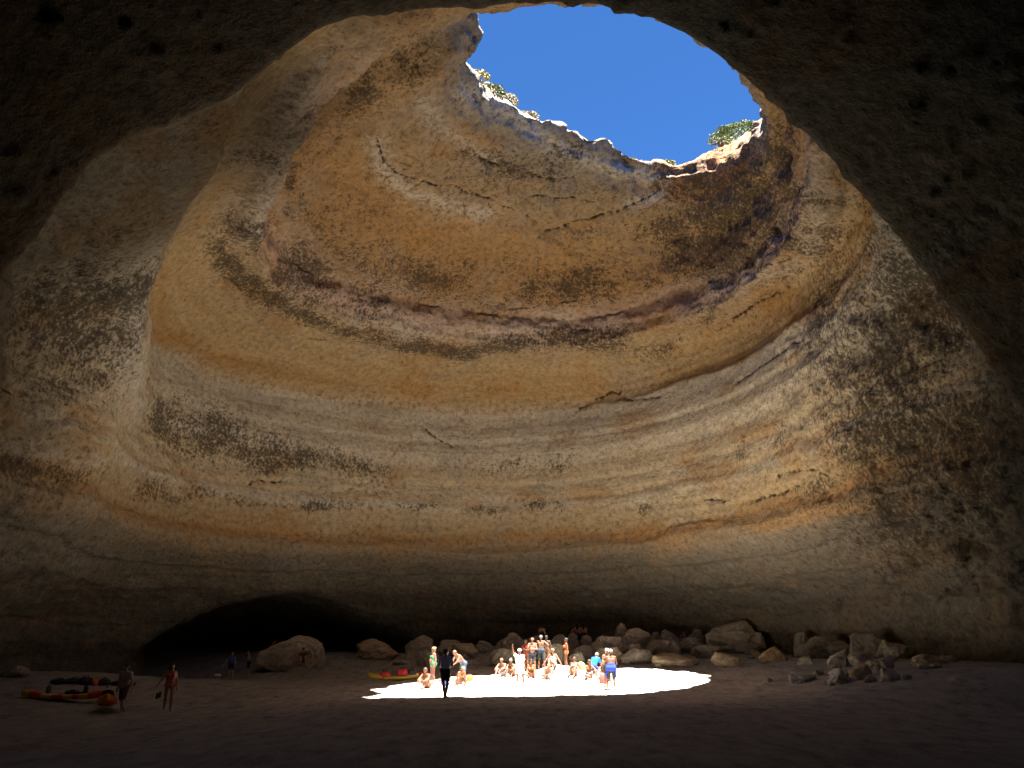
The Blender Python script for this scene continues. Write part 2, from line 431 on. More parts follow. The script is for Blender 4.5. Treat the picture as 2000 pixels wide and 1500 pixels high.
PALE_BANDS = [
    ([(-7.6,23.8,21.2), (-8.7,26.3,21.3), (-9.7,29.4,21.7), (-11.2,32.1,21.4), (-12.9,35.6,21.2)], 0.52, 0.80),
    ([(-6.2,22.3,21.1), (-7.2,23.5,21.2)], 0.13, 0.80),
    ([(-6.8,34.3,26.0), (-6.9,36.8,25.8), (-5.7,39.0,25.9), (-3.8,40.8,26.1), (-1.5,42.3,26.3)], 0.48, 0.75),
    ([(-4.2,32.3,26.8), (-3.9,34.4,27.0), (-2.7,36.3,27.0), (-1.1,38.4,27.2)], 0.39, 0.55),
    ([(-2.5,33.3,27.9), (0.0,35.8,28.5), (2.3,38.2,28.1), (5.9,40.4,28.0), (8.7,41.1,27.9)], 0.41, 0.90),
    ([(-16.4,31.7,16.7), (-17.5,34.0,15.7), (-18.0,35.8,13.8), (-19.4,39.9,13.8)], 0.75, 0.80),
    ([(-20.1,44.3,17.9), (-18.5,47.7,17.6), (-15.0,51.3,17.7), (-10.8,54.3,18.1), (-3.8,56.7,17.9), (3.7,55.8,18.0), (8.7,52.6,17.6)], 0.52, 0.60),
    ([(-18.5,46.8,14.9), (-13.6,51.7,15.2), (-7.3,55.4,16.1), (0.0,56.3,16.0), (5.4,54.5,15.9)], 1.22, 0.35),
    ([(-18.4,34.5,9.8), (-19.4,41.6,10.9), (-17.7,47.5,10.6), (-14.3,50.8,10.6), (-8.4,54.5,11.1), (-1.4,56.2,11.8), (8.6,51.7,10.9)], 0.23, 0.60),
    ([(-9.6,46.5,21.3), (-5.1,49.7,21.5), (0.0,50.6,22.2), (3.5,50.6,23.0)], 0.58, 0.50),
    ([(-12.9,25.4,17.0), (-13.9,28.7,17.3), (-16.2,32.8,17.2)], 0.25, 0.40),
    ([(12.8,29.3,21.7), (14.2,32.8,21.3), (15.2,36.3,21.0)], 0.62, 0.40),
    ([(12.5,44.7,22.7), (13.7,40.6,21.4), (15.2,38.7,21.1)], 0.48, 0.45),
    ([(-19.3,29.5,9.1), (-18.8,32.8,9.5), (-18.4,35.5,9.7)], 0.26, 0.50),
    ([(7.0,42.4,27.1), (8.8,42.0,27.3)], 0.37, 0.90),
]
ORANGE_BANDS = [
    ([(14.2,30.4,21.4), (15.7,31.7,19.9), (15.2,31.3,17.6), (15.4,34.7,17.5), (15.3,41.3,18.6)], 0.37, 0.90),
    ([(12.5,47.9,21.0), (14.0,45.2,20.9), (15.4,41.2,20.4)], 0.75, 0.50),
    ([(-7.7,34.5,25.8), (-7.7,37.7,25.5), (-7.1,41.4,25.0), (-3.2,44.5,25.4), (0.0,46.1,25.5)], 1.42, 0.60),
    ([(-19.5,41.9,18.6), (-18.3,46.5,18.7), (-13.7,50.8,19.0), (-7.3,54.5,19.5), (0.0,55.7,19.4), (6.5,54.2,19.4)], 0.61, 0.60),
    ([(1.3,47.3,25.0), (4.3,47.4,25.1), (6.7,48.0,24.2)], 1.20, 0.70),
    ([(8.4,48.7,22.3), (9.6,48.2,21.4)], 0.87, 0.60),
    ([(-18.2,47.7,9.2), (-14.3,51.3,9.2)], 0.78, 0.40),
    ([(0.0,56.4,9.1), (8.3,52.7,8.6), (13.8,43.5,8.0), (15.4,34.5,7.6)], 0.26, 0.80),
    ([(12.2,48.1,8.9), (14.8,38.6,8.0), (16.4,32.9,7.5)], 0.30, 0.50),
    ([(-13.0,26.9,17.2), (-17.2,36.1,19.2), (-19.3,41.4,18.7)], 0.36, 0.60),
    ([(-8.7,20.6,17.7), (-10.4,23.4,17.7), (-11.8,25.9,17.7)], 0.29, 0.40),
    ([(4.3,14.6,12.1), (4.9,14.5,12.3)], 0.26, 0.70),
    ([(8.8,41.6,27.5), (9.9,41.2,27.7)], 0.51, 0.60),
]
CRACKS = [
    ([(-5.2,38.1,26.2), (-3.7,39.3,26.4), (-2.4,40.5,26.5), (-1.2,41.4,26.6), (0.3,42.5,26.7), (1.6,43.8,26.4)], 0.07, 1.00),
    ([(1.6,44.7,26.1), (2.8,44.1,26.4), (4.7,43.7,26.7), (6.5,43.1,26.9), (7.9,42.2,27.2), (8.8,41.7,27.5)], 0.07, 1.00),
    ([(-1.4,50.1,23.5), (0.3,50.2,23.4), (1.5,49.7,23.5), (2.2,49.2,23.7), (4.1,49.1,23.6), (5.3,48.8,23.8), (6.1,48.5,23.9), (6.8,48.9,23.5)], 0.08, 1.00),
    ([(12.4,44.1,23.5), (13.5,42.5,22.9), (13.8,39.3,21.5), (14.7,38.2,21.2)], 0.07, 1.00),
    ([(13.9,42.1,10.5), (14.4,39.9,10.3), (14.7,38.5,10.0), (15.0,37.6,9.4), (15.3,35.7,8.6)], 0.06, 1.00),
    ([(11.5,48.5,10.4), (12.6,46.8,9.9), (13.5,44.8,9.6), (14.2,42.5,9.5), (14.6,40.5,9.6)], 0.07, 1.00),
    ([(-6.3,55.9,16.9), (-5.5,56.0,16.1), (-4.2,56.2,15.5)], 0.09, 1.00),
    ([(4.8,55.4,18.1), (6.9,54.2,18.9), (7.6,53.8,18.6), (8.0,53.5,18.1), (9.9,51.4,17.7)], 0.09, 1.00),
    ([(-6.7,34.1,26.0), (-6.7,35.6,26.0), (-6.4,37.2,25.9), (-5.2,38.1,26.2)], 0.07, 1.00),
    ([(-16.3,49.3,11.3), (-15.9,49.8,11.7), (-14.4,50.9,11.9)], 0.08, 1.00),
    ([(18.5,33.6,5.1), (19.1,34.2,4.6), (19.8,35.5,3.9)], 0.05, 1.00),
    ([(6.0,49.9,22.1), (7.4,50.2,21.1), (8.9,51.7,20.6)], 0.08, 1.00),
    ([(5.0,50.4,21.6), (5.6,51.7,21.0)], 0.08, 1.00),
    ([(-7.6,50.5,21.1), (-7.0,51.3,21.1)], 0.08, 1.00),
    ([(7.5,53.8,18.7), (7.6,53.3,19.7)], 0.09, 1.00),
    ([(13.0,47.4,20.8), (14.2,44.6,21.0), (15.4,40.8,20.9)], 0.07, 1.00),
    ([(-2.7,37.1,27.0), (-0.6,39.0,27.3), (1.5,40.1,27.5), (3.6,40.6,27.6)], 0.07, 1.00),
    ([(0.0,41.8,26.8), (2.4,41.8,27.2), (5.5,42.5,27.1)], 0.07, 1.00),
    ([(-13.0,47.7,20.5), (-11.9,48.5,20.6)], 0.08, 1.00),
    ([(13.4,45.4,16.8), (14.3,42.2,17.2), (14.9,39.0,17.0)], 0.07, 1.00),
    ([(9.6,45.1,25.7), (11.0,44.3,25.6), (12.7,42.4,25.6)], 0.08, 1.00),
]

def rock_marks(V):
    lich = np.zeros(len(V)); pale = np.zeros(len(V)); orng = np.zeros(len(V)); crack = np.full(len(V), 9.0)
    for (x, y, z, ra, rb, s) in LICHEN:
        d = V - np.array([x, y, z])
        t = np.array([-(y - 37.0), x - 1.0, 0.0]); t /= np.linalg.norm(t)
        a = d @ t; b2 = np.maximum((d * d).sum(1) - a * a, 0)
        lich = np.maximum(lich, s * np.exp(-((a / (ra * 1.25)) ** 2 + b2 / (rb * 1.3) ** 2) ** 1.1))
    def seg(P, A, B):
        d = B - A; s = np.clip(((P - A) @ d) / (d @ d), 0, 1)
        return np.linalg.norm(P - A - s[:, None] * d, axis=1)
    wob = V + 0.16 * np.stack([noise3(V, 0.9, 90), noise3(V, 0.9, 91), noise3(V, 0.9, 92)], 1)
    def lines(L, out):
        for pts, w, s in L:
            pts = np.array(pts)
            m = np.all((V > pts.min(0) - 4 * w - 1) & (V < pts.max(0) + 4 * w + 1), axis=1)
            if not m.any(): continue
            P = wob[m]
            d = np.min([seg(P, pts[i], pts[i + 1]) for i in range(len(pts) - 1)], axis=0)
            out(m, d, w, s)
    def mx(T):
        def f(m, d, w, s): T[m] = np.maximum(T[m], s * np.exp(-(d / (1.3 * w)) ** 2))
        return f
    lines(LICHEN_BANDS, mx(lich)); lines(PALE_BANDS, mx(pale)); lines(ORANGE_BANDS, mx(orng))
    def cr(m, d, w, s): crack[m] = np.minimum(crack[m], d)
    lines(CRACKS, cr)
    return lich, crack, pale, orng

def rib_mask(V):
    out = np.zeros(len(V))
    for pts, w, s in RIBS:
        pts = np.array(pts)
        for A, B in zip(pts[:-1], pts[1:]):
            d = B - A; t = np.clip(((V - A) @ d) / (d @ d), 0, 1)
            q = np.linalg.norm(V - A - t[:, None] * d, axis=1)
            out = np.maximum(out, s * np.exp(-(q / w) ** 2))
    return out

def build_cave():
    lo = np.array([-31.0, -23.5, -2.2]); hi = np.array([26.0, 73.0, 34.5]); h = 0.3
    n = np.ceil((hi - lo) / h).astype(int)
    # coarse look first, then only the cells near the rock face
    c = 4; nc = n // c + 2
    ax = [lo[a] + h * c * np.arange(nc[a]) for a in range(3)]
    g = np.stack(np.meshgrid(*ax, indexing='ij'), -1)
    Fc = cave_f(g.reshape(-1, 3)).reshape(nc)
    nearc = np.abs(Fc) < 2.3
    big = np.where(Fc < 0, -3.0, 3.0)
    F = np.repeat(np.repeat(np.repeat(big, c, 0), c, 1), c, 2)[c // 2:, c // 2:, c // 2:][:n[0], :n[1], :n[2]].astype(np.float32)
    M = np.repeat(np.repeat(np.repeat(nearc, c, 0), c, 1), c, 2)[c // 2:, c // 2:, c // 2:][:n[0], :n[1], :n[2]]
    I = np.argwhere(M)
    F[M] = cave_f(lo + h * I)
    V, Q = surface_nets(F, lo, h)
    # only what the sand does not bury
    keep = (V[Q][:, :, 2].max(1) > -1.6)
    Q = Q[keep]
    V, Q = subdivide_quads(V, Q)
    used, inv = np.unique(Q, return_inverse=True)
    V = V[used]; Q = inv.reshape(Q.shape)

    def grad(P, e=0.06):
        g = np.zeros_like(P)
        f0 = cave_f(P)
        for a in range(3):
            d = np.zeros(3); d[a] = e
            g[:, a] = (cave_f(P + d) - f0) / e
        return g, f0
    for it in range(2):
        g, f = grad(V)
        gl = np.maximum((g ** 2).sum(1), 0.3)
        V = V - np.clip(f / gl, -0.15, 0.15)[:, None] * g
    g, f = grad(V, 0.25)
    N = g / np.maximum(np.linalg.norm(g, axis=1), 1e-6)[:, None]      # into the rock
    x, y, z = V.T
    # how rough the rock is: smooth ochre bands, rugged lichen-covered ones
    near = sstep(24, 17, y)                                            # walls of the sea tunnel
    zb = z - 0.012 * (x + 2)
    smooth_band = np.interp(zb, [6, 8, 11, 12, 17.5, 18.3, 20.5, 21.4, 27, 28.5, 40], [0.6, 0.25, 0.2, 0.25, 0.25, 0.3, 0.25, 0.8, 0.8, 1, 1])
    rough = np.clip(smooth_band + 0.8 * sstep(0.0, 0.5, noise3(V, 0.08, 41)) * sstep(6, 0, np.abs(zb - 14) - 2) + near, 0, 1.3)
    leftw = sstep(-13, -17, x) * sstep(36, 30, y); rightw = sstep(11, 14, x) * sstep(46, 36, y)
    rough = np.clip(rough + 0.6 * leftw + 0.5 * rightw, 0, 1.4)
    ribs = rib_mask(V)
    big = 0.75 * noise3(V, 0.11, 1) + 0.38 * noise3(V, 0.27, 2) * (1 - 0.75 * near)
    med = 0.17 * fbm(V, 0.75, 3, 3)
    ridg = np.abs(fbm(V * np.array([1, 1, 1.6]), 0.5, 3, 9))
    fine = 0.10 * fbm(V, 2.2, 3, 7)
    up = sstep(21.0, 22.5, z) * (1 - near)
    disp = big * (0.45 + 0.15 * near) + med * rough * (1.3 - 1.05 * near + 1.0 * up) - 0.5 * ribs + 0.25 * up * noise3(V * np.array([1, 1, 0.5]), 0.5, 19) + (0.3 - ridg * 0.75) * 0.4 * rough * (1 - 0.8 * near) + fine * rough * (1 - 0.3 * near) + near * (0.3 * (0.22 - np.abs(noise3(V * np.array([1, 0.5, 1.3]), 1.0, 23))) + 0.16 * (0.2 - np.abs(noise3(V, 2.3, 24))))
    d2 = disp - big * (0.45 + 0.15 * near) + 0.5 * ribs
    disp = disp - np.where(d2 > 0, d2, 0) * 0.75 * near                # knobs rather than holes in the tunnel roof
    # thin beds that weather in and out
    bed = np.interp((zb + 0.25 * noise3(V, 0.25, 12)) % 3.1, [0, 0.35, 0.5, 1.2, 1.6, 2.3, 2.5, 3.1], [0, 0.08, -0.04, 0.03, 0.1, 0.0, -0.07, 0])
    disp += bed * (1 - near) * 1.2
    lich, crack, pale, orng = rock_marks(V)
    disp += 0.14 * np.exp(-(crack / 0.16) ** 2) + 0.1 * fbm(V, 3.0, 2, 77) * lich
    V = V + N * disp[:, None]
    me = mesh_np('cave', V, Q)
    damp_shade = sstep(22.5, 17.5, y - 0.04 * (x - 2) ** 2 * (x > 2))  # dark tunnel rock, with its weak light painted into the colour
    damp_shade = np.maximum(damp_shade, 0.95 * sstep(36, 26, y) * sstep(-5, -9, x) * sstep(6, 10, z))  # painted shade on the left wall towards the lip
    damp_shade = np.maximum(damp_shade, 0.85 * sstep(36, 25, y) * sstep(11, 14.5, x) * sstep(2, 5, z))  # the same painted shade on the right wall
    n1 = fbm(V, 0.22, 4, 101, 0.6); n2 = fbm(V * np.array([1, 1, 1.9]), 0.3, 4, 111, 0.6); n3 = fbm(V, 0.42, 4, 121, 0.6)
    drip = fbm(V * np.array([1.6, 1.6, 0.2]), 0.9, 2, 131)
    attr(me, 'bed', z - 0.012 * (x + 2) + 0.42 * noise3(V, 0.16, 81) + 0.16 * fbm(V, 0.7, 2, 83))
    attr(me, 'grey', 0.32 * sstep(0.05, 0.6, n1 + 0.35 * drip) * (1 - orng))
    attr(me, 'ochre', np.clip(0.75 * orng + (0.15 + 0.35 * sstep(6, 10, z)) * sstep(0.1, 0.6, n2), 0, 0.85))
    attr(me, 'pale', np.clip(pale + 0.25 * sstep(0.2, 0.6, drip - n1) * sstep(12, 14, z) * sstep(19, 17, z), 0, 1))
    attr(me, 'lichen', np.clip(lich * (0.95 + 0.7 * n3) + 0.3 * sstep(0.05, 0.7, n3) * (0.45 + 0.55 * sstep(20.5, 21.5, z)) + (0.14 * rough + 0.22 * leftw + 0.2 * rightw) * (1 - damp_shade) * (z > 4) + 0.18 * sstep(23.3, 24.0, z) * sstep(0.3, -0.3, n1), 0, 1))
    attr(me, 'crack', np.minimum(crack, 2.0))
    attr(me, 'damp_shade', np.clip(damp_shade * (0.86 + 0.12 * sstep(17.5, 12, y)), 0, 1)); attr(me, 'green', sstep(-3, 4, x))  # shade painted deeper away from the lip
    attr(me, 'red', sstep(6.5, 9.5, x) * sstep(36, 38.5, y) * sstep(26.4, 27.4, z + 0.5 * n3) * (0.75 + 0.25 * n2))
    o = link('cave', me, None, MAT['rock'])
    tag(o, 'vaulted sandstone sea cave with a round skylight in its roof', None, None, 'structure')
    return o, V

def sand_h(x, y):
    P = np.stack([x, y, np.zeros_like(x)], 1)
    h = 0.05 + 0.1 * noise3(P, 0.08, 30)
    berm = sstep(-8.5, -3.0, x) * sstep(20, 12, x)
    h = h + berm * 0.56 * sstep(35.3, 45.5, y + 0.5 * noise3(P, 0.25, 31))
    m = sstep(-14, -6, x)
    h = h + m * 1.25 * sstep(43, 59, y) + (1 - m) * (1.4 * sstep(49.5, 58, y + 0.25 * (x + 16))) + 0.4 * sstep(58, 72, y)
    h = h - 0.42 * sstep(-3, -12, x) * sstep(40, 29, y)
    h = h + 1.15 * sstep(8, 19, x) * sstep(22, 30, y) * (1 - 0.6 * sstep(40, 56, y))
    h = h + 0.7 * sstep(-13, -22, x) * sstep(24, 34, y) * sstep(50, 40, y)
    h = h + 0.5 * np.exp(-((x - 2.35) / 1.15) ** 2 - ((y - 42.9) / 1.2) ** 2)
    h = h - 1.4 * sstep(14.5, 5.0, y + 0.15 * x)                       # down into the water
    h = h + 0.05 * fbm(P, 0.5, 2, 33)
    return h

def build_sand():
    xs = np.concatenate([np.arange(-34, -24, 0.5), np.arange(-24, 22, 0.13), np.arange(22, 28, 0.5)])
    ys = np.concatenate([np.arange(-26, 12, 0.6), np.arange(12, 62, 0.13), np.arange(62, 78, 0.5)])
    X, Y = np.meshgrid(xs, ys, indexing='ij')
    x, y = X.ravel(), Y.ravel()
    z = sand_h(x, y)
    P = np.stack([x, y, np.zeros_like(x)], 1)
    # trampled surface: footprints and heaps
    tr = sstep(17, 22, y + 1.5 * noise3(P, 0.15, 60)) * sstep(62, 55, y)
    f1 = noise3(P, 1.5, 61); f2 = noise3(P, 2.9, 62)
    z = z + tr * (0.04 * f1 - 0.085 * np.clip(f2 - 0.1, 0, 1) + 0.03 * np.clip(noise3(P, 3.6, 65), -1, 0.3))
    V = np.stack([x, y, z], 1)
    nx, ny = len(xs), len(ys)
    i = np.arange(nx * ny).reshape(nx, ny)
    Q = np.stack([i[:-1, :-1], i[1:, :-1], i[1:, 1:], i[:-1, 1:]], -1).reshape(-1, 4)
    me = mesh_np('sand', V, Q)
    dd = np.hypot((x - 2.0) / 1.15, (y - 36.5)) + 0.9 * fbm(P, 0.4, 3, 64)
    dry = 0.78 * sstep(12.0, 6.0, dd) + 0.22 * sstep(26, 8, dd)  # pool of sunlight painted in: paler sand around it, darker away
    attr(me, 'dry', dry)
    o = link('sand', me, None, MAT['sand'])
    tag(o, 'trampled sandy beach floor of the cave', None, None, 'structure')
    return o
cave, CV = build_cave()
sand = build_sand()
BOULDERS = [
    (-13.68, 52.80, 0.40, 2.01, 2.15, 'pale', 'lobed'),
    (-8.73, 55.11, 1.08, 1.42, 1.28, 'tan', 'round'),
    (-5.67, 53.32, 1.13, 1.12, 1.43, 'grey', 'block'),
    (-3.79, 52.54, 1.29, 0.88, 0.99, 'grey', 'round'),
    (-2.86, 51.52, 1.19, 0.85, 0.88, 'tan', 'round'),
    (-1.77, 53.48, 1.46, 0.61, 0.76, 'grey', 'block'),
    (-4.82, 49.32, 0.83, 0.74, 0.84, 'grey', 'round'),
    (-6.53, 51.65, 0.83, 0.73, 0.29, 'grey', 'slab'),
    (-0.03, 52.00, 1.33, 1.05, 1.58, 'grey', 'block'),
    (-0.47, 47.50, 0.88, 0.82, 1.06, 'grey', 'round'),
    (1.51, 54.00, 1.53, 0.53, 1.17, 'grey', 'round'),
    (2.30, 48.00, 0.92, 0.61, 1.30, 'grey', 'round'),
    (3.09, 54.00, 1.54, 0.66, 1.26, 'grey', 'round'),
    (3.95, 55.00, 1.62, 0.40, 1.29, 'grey', 'round'),
    (4.83, 54.50, 1.60, 0.38, 1.14, 'grey', 'round'),
    (4.29, 50.50, 1.20, 0.67, 0.90, 'grey', 'round'),
    (3.62, 47.50, 0.91, 0.46, 0.85, 'grey', 'slab'),
    (5.65, 51.00, 1.25, 0.99, 1.47, 'pale', 'block'),
    (7.08, 54.50, 1.59, 0.48, 2.01, 'pale', 'spike'),
    (7.80, 53.00, 1.46, 0.94, 1.78, 'pale', 'block'),
    (5.63, 49.00, 1.04, 0.79, 0.99, 'tan', 'round'),
    (7.18, 49.80, 1.13, 0.41, 1.04, 'pale', 'block'),
    (7.05, 48.30, 0.98, 1.02, 0.91, 'grey', 'slab'),
    (9.42, 55.00, 1.68, 0.37, 1.30, 'grey', 'block'),
    (10.05, 54.00, 1.58, 0.59, 1.56, 'grey', 'block'),
    (9.26, 51.50, 1.30, 1.06, 1.15, 'grey', 'round'),
    (9.83, 50.80, 1.24, 0.26, 1.12, 'pale', 'round'),
    (11.23, 55.50, 1.75, 0.34, 1.23, 'grey', 'round'),
    (11.89, 54.90, 1.75, 0.57, 1.42, 'grey', 'block'),
    (11.14, 52.50, 1.48, 0.93, 1.08, 'grey', 'round'),
    (8.99, 47.20, 0.86, 1.34, 0.81, 'tan', 'slab'),
    (11.26, 49.50, 1.23, 0.81, 0.86, 'grey', 'slab'),
    (13.38, 51.90, 1.58, 1.62, 2.15, 'pale', 'block'),
    (13.64, 51.60, 1.55, 1.47, 0.91, 'grey', 'slab'),
    (14.84, 51.60, 1.49, 0.63, 1.41, 'pale', 'block'),
    (11.32, 45.00, 0.91, 0.77, 0.68, 'tan', 'block'),
    (13.57, 44.26, 1.12, 0.80, 0.77, 'ochre', 'slab'),
    (16.61, 48.60, 1.29, 0.46, 1.39, 'grey', 'round'),
    (16.28, 47.00, 1.27, 0.60, 0.87, 'grey', 'round'),
    (17.02, 46.50, 1.21, 0.85, 1.24, 'grey', 'slab'),
    (14.22, 41.23, 1.05, 0.42, 0.37, 'pale', 'round'),
    (18.02, 43.10, 1.25, 0.83, 1.36, 'grey', 'slab'),
    (15.02, 39.08, 1.00, 0.59, 0.76, 'pale', 'block'),
    (15.75, 38.32, 1.08, 0.55, 0.58, 'grey', 'round'),
    (17.67, 45.70, 1.20, 0.58, 1.00, 'grey', 'round'),
    (18.17, 44.00, 1.23, 0.45, 0.84, 'grey', 'round'),
    (18.63, 42.50, 1.26, 0.41, 0.95, 'grey', 'round'),
    (18.60, 41.00, 1.32, 0.60, 0.76, 'grey', 'round'),
    (15.74, 36.09, 0.98, 0.50, 0.52, 'grey', 'block'),
    (12.37, 36.32, 0.46, 0.71, 0.45, 'white', 'jagged'),
    (12.85, 33.27, 0.52, 0.63, 0.60, 'white', 'jagged'),
    (13.80, 33.79, 0.67, 0.45, 0.58, 'tan', 'round'),
    (13.45, 32.17, 0.61, 0.25, 0.28, 'grey', 'round'),
    (13.87, 31.39, 0.68, 0.39, 0.46, 'grey', 'round'),
    (14.28, 31.04, 0.74, 0.22, 0.27, 'pale', 'round'),
    (17.00, 34.61, 1.12, 0.74, 0.48, 'tan', 'slab'),
    (11.31, 37.82, 0.38, 0.26, 0.21, 'pale', 'slab'),
    (-21.74, 37.13, 0.62, 0.67, 0.47, 'grey', 'slab'),
]

# ------------------------------------------------------------------ sea outside
def zat(x, y):
    return float(sand_h(np.array([float(x)]), np.array([float(y)]))[0])

def build_sea():
    V = np.array([(-3000, -3000, -0.9), (3000, -3000, -0.9), (3000, 3000, -0.9), (-3000, 3000, -0.9)], float)
    n = NT('water'); w = n.noise(n.pos, 0.6, 4)
    n.p(Base_Color=(.01, .05, .06), Roughness=0.08, Specular_IOR_Level=0.5, Normal=n.bump(w, 0.5, 0.3))
    o = link('sea', mesh_np('sea', V, np.array([[0, 1, 2, 3]])), None, n.m)
    tag(o, kind='structure')
build_sea()

# ------------------------------------------------------------------ boulders
def boulder_mats():
    for nm, c in (('pale', (.46, .41, .325)), ('tan', (.43, .34, .235)), ('grey', (.36, .32, .265)), ('ochre', (.38, .275, .14)), ('white', (.52, .49, .44))):
        n = NT('boulder_' + nm); p = n.pos
        g = n.noise(p, 4.5, 5, 0.72); s = n.noise(p, 0.9, 3, 0.6)
        b = n.mix(n.step(s, 0.45, 0.7), c, tuple(v * k for v, k in zip(c, (0.72, 0.68, 0.62))))
        b = n.mix(1.0, b, n.ramp(g, [(0.28, 0.5), (0.5, 1.0), (0.74, 1.3)]), 'MULTIPLY')
        n.p(Base_Color=b, Roughness=0.95, Specular_IOR_Level=0.12, Normal=n.bump(g, 0.8, 0.12))
        MAT['boulder_' + nm] = n.m
boulder_mats()

def ico(sub):
    bm = bmesh.new(); bmesh.ops.create_icosphere(bm, subdivisions=sub, radius=1.0)
    V = np.array([v.co[:] for v in bm.verts]); F = np.array([[v.index for v in f.verts] for f in bm.faces])
    bm.free(); return V, F
ICO4 = ico(4); ICO3 = ico(3); ICO2 = ico(2); ICO1 = ico(1)

def boulder_shape(seed, style, big):
    rs = np.random.RandomState(seed)
    V, F = ICO4 if big else ICO3
    V = V.copy()
    if style in ('block', 'slab', 'jagged'):
        V = np.sign(V) * np.abs(V) ** 0.7
    for i in range(13 if style in ('block', 'jagged') else (4 if style == 'lobed' else 9)):
        nrm = rs.normal(size=3); nrm /= np.linalg.norm(nrm)
        d = rs.uniform(0.5, 0.82)
        V = V - np.maximum(0, V @ nrm - d)[:, None] * nrm * 0.92
    if style == 'spike':
        V[:, :2] *= (1.0 - 0.42 * V[:, 2:3]); V[:, 0] += 0.15 * V[:, 2]
    if style == 'lobed':
        V = np.sign(V) * np.abs(V) ** 0.72
        V[:, 2] *= 0.7 + 0.34 * sstep(-0.45, 0.15, V[:, 0])
        V[:, 2] -= 0.16 * np.exp(-((V[:, 0] - 0.0) / 0.15) ** 2) * (V[:, 2] > 0)
    so = seed * 7.3
    r = np.linalg.norm(V, axis=1)[:, None]
    N = V / np.maximum(r, 1e-6)
    amp = {'jagged': 0.24, 'round': 0.13}.get(style, 0.14)
    V = V + N * (amp * fbm(V + so, 1.6, 3, seed) + 0.06 * fbm(V + so, 5.0, 3, seed + 5) * (2.6 if style == 'jagged' else 1))[:, None]
    lo, hi = V.min(0), V.max(0)
    V[:, :2] = (V[:, :2] - (lo + hi)[:2] / 2) / ((hi - lo)[:2] / 2)
    V[:, 2] = (V[:, 2] - lo[2]) / (hi[2] - lo[2])
    return V, F

BOULDER_LABELS = [
    'largest pale boulder on the left sand, two-humped, with a man sitting in it',
    'rounded brown boulder alone at the mouth of the dark side cave',
    'blocky grey boulder behind the woman in the green swimsuit',
    'low grey boulder against the wall above the man in the navy shirt',
    'rounded tan boulder behind the stooping man in blue trousers',
    'small blocky grey boulder midway between the stooping man and the seated pair',
    'grey boulder nearest behind the woman in the green swimsuit',
    'flat grey slab lying in the sand left of the green swimsuit woman',
    'big square grey boulder behind the seated pair at the light pool left end',
    'rounded grey boulder just behind the heads of the seated pair',
    'small grey boulder to the left of the lone person in black at the wall',
    'rounded grey boulder behind the man in grey shorts',
    'grey boulder to the right of the lone person in black at the wall',
    'small grey boulder left of the two people standing at the wall',
    'small grey boulder right of the two people standing at the wall',
    'grey boulder in front of the two people standing at the wall',
    'low flat stone behind the woman standing in the orange bikini',
    'broad pale boulder right of the two people standing at the wall',
    'narrow pointed boulder rising from the top of the rock pile',
    'tall pale boulder beside the pointed one on the rock pile',
    'rounded tan boulder below the broad pale one, above the blue shirt man',
    'small pale block lodged under the tall pale boulder',
    'long grey slab behind the man in the white cap',
    'small square grey stone at the wall right of the tall pale boulder',
    'blocky grey boulder on the ridge midway between the two tall boulders',
    'low rounded grey boulder under the ridge midway along the rock pile',
    'little pale round stone wedged midway along the rock pile',
    'small round stone on the ridge left of the biggest right boulder',
    'blocky stone on the ridge touching the biggest right boulder',
    'rounded grey boulder below the left foot of the biggest right boulder',
    'long tan slab half sunk in sand before the rock pile',
    'flat grey slab in the sand in front of the biggest right boulder',
    'biggest boulder of the right rock pile, highest against the dark wall',
    'long grey ledge under the biggest boulder of the right rock pile',
    'pale boulder leaning on the right side of the biggest right boulder',
    'tan boulder alone on the sand beyond the light pool right tip',
    'yellowish slab in front of the person in the blue top at right',
    'upright grey stone right of the person in the blue top at right',
    'rounded grey boulder right of the yellowish slab',
    'long grey slab behind the right hand boulder field',
    'small pale stone in sand right of the yellowish slab',
    'broad grey slab farthest back in the right hand boulder field',
    'pale blocky boulder in the middle of the right hand boulder field',
    'rounded grey boulder touching the pale block in the right field',
    'grey boulder behind the pale block in the right field',
    'small grey boulder at the back of the right field near the slab',
    'grey stone at the far back right of the right boulder field',
    'rounded grey boulder at the right of the right boulder field',
    'blocky grey boulder just right of centre in the right field',
    'jagged whitish rock at the left front of the right boulder field',
    'jagged whitish rock nearest the camera in the right boulder field',
    'rounded tan boulder behind the nearest jagged whitish rock',
    'small grey stone right of the nearest jagged whitish rock',
    'grey stone at the front right of the right boulder field',
    'little pale stone at the very front right of the boulder field',
    'tan slab with a dark end, rightmost of all the boulders',
    'tiny pale flat stone on the sand left of the jagged rocks',
    'low grey slab by the wall at the left edge of the picture',
]
def build_boulders():
    for i, (x, y, g, w, h, c, st) in enumerate(BOULDERS):
        V, F = boulder_shape(100 + i, st, w > 0.45)
        dep = w * (0.75 if st in ('block', 'slab', 'lobed') else 0.85)
        sink = 0.25 + 0.1 * w
        h = h * (0.86 if 8 <= i < 35 else 1.0)
        V = V * np.array([w, dep, h + sink]) - np.array([0, 0, sink])
        o = link('boulder', mesh_np('boulder', V, F, False), None, MAT['boulder_' + c])
        o.location = (x, y, g)
        tag(o, BOULDER_LABELS[i], 'boulder', 'fallen boulders on the cave floor')
build_boulders()

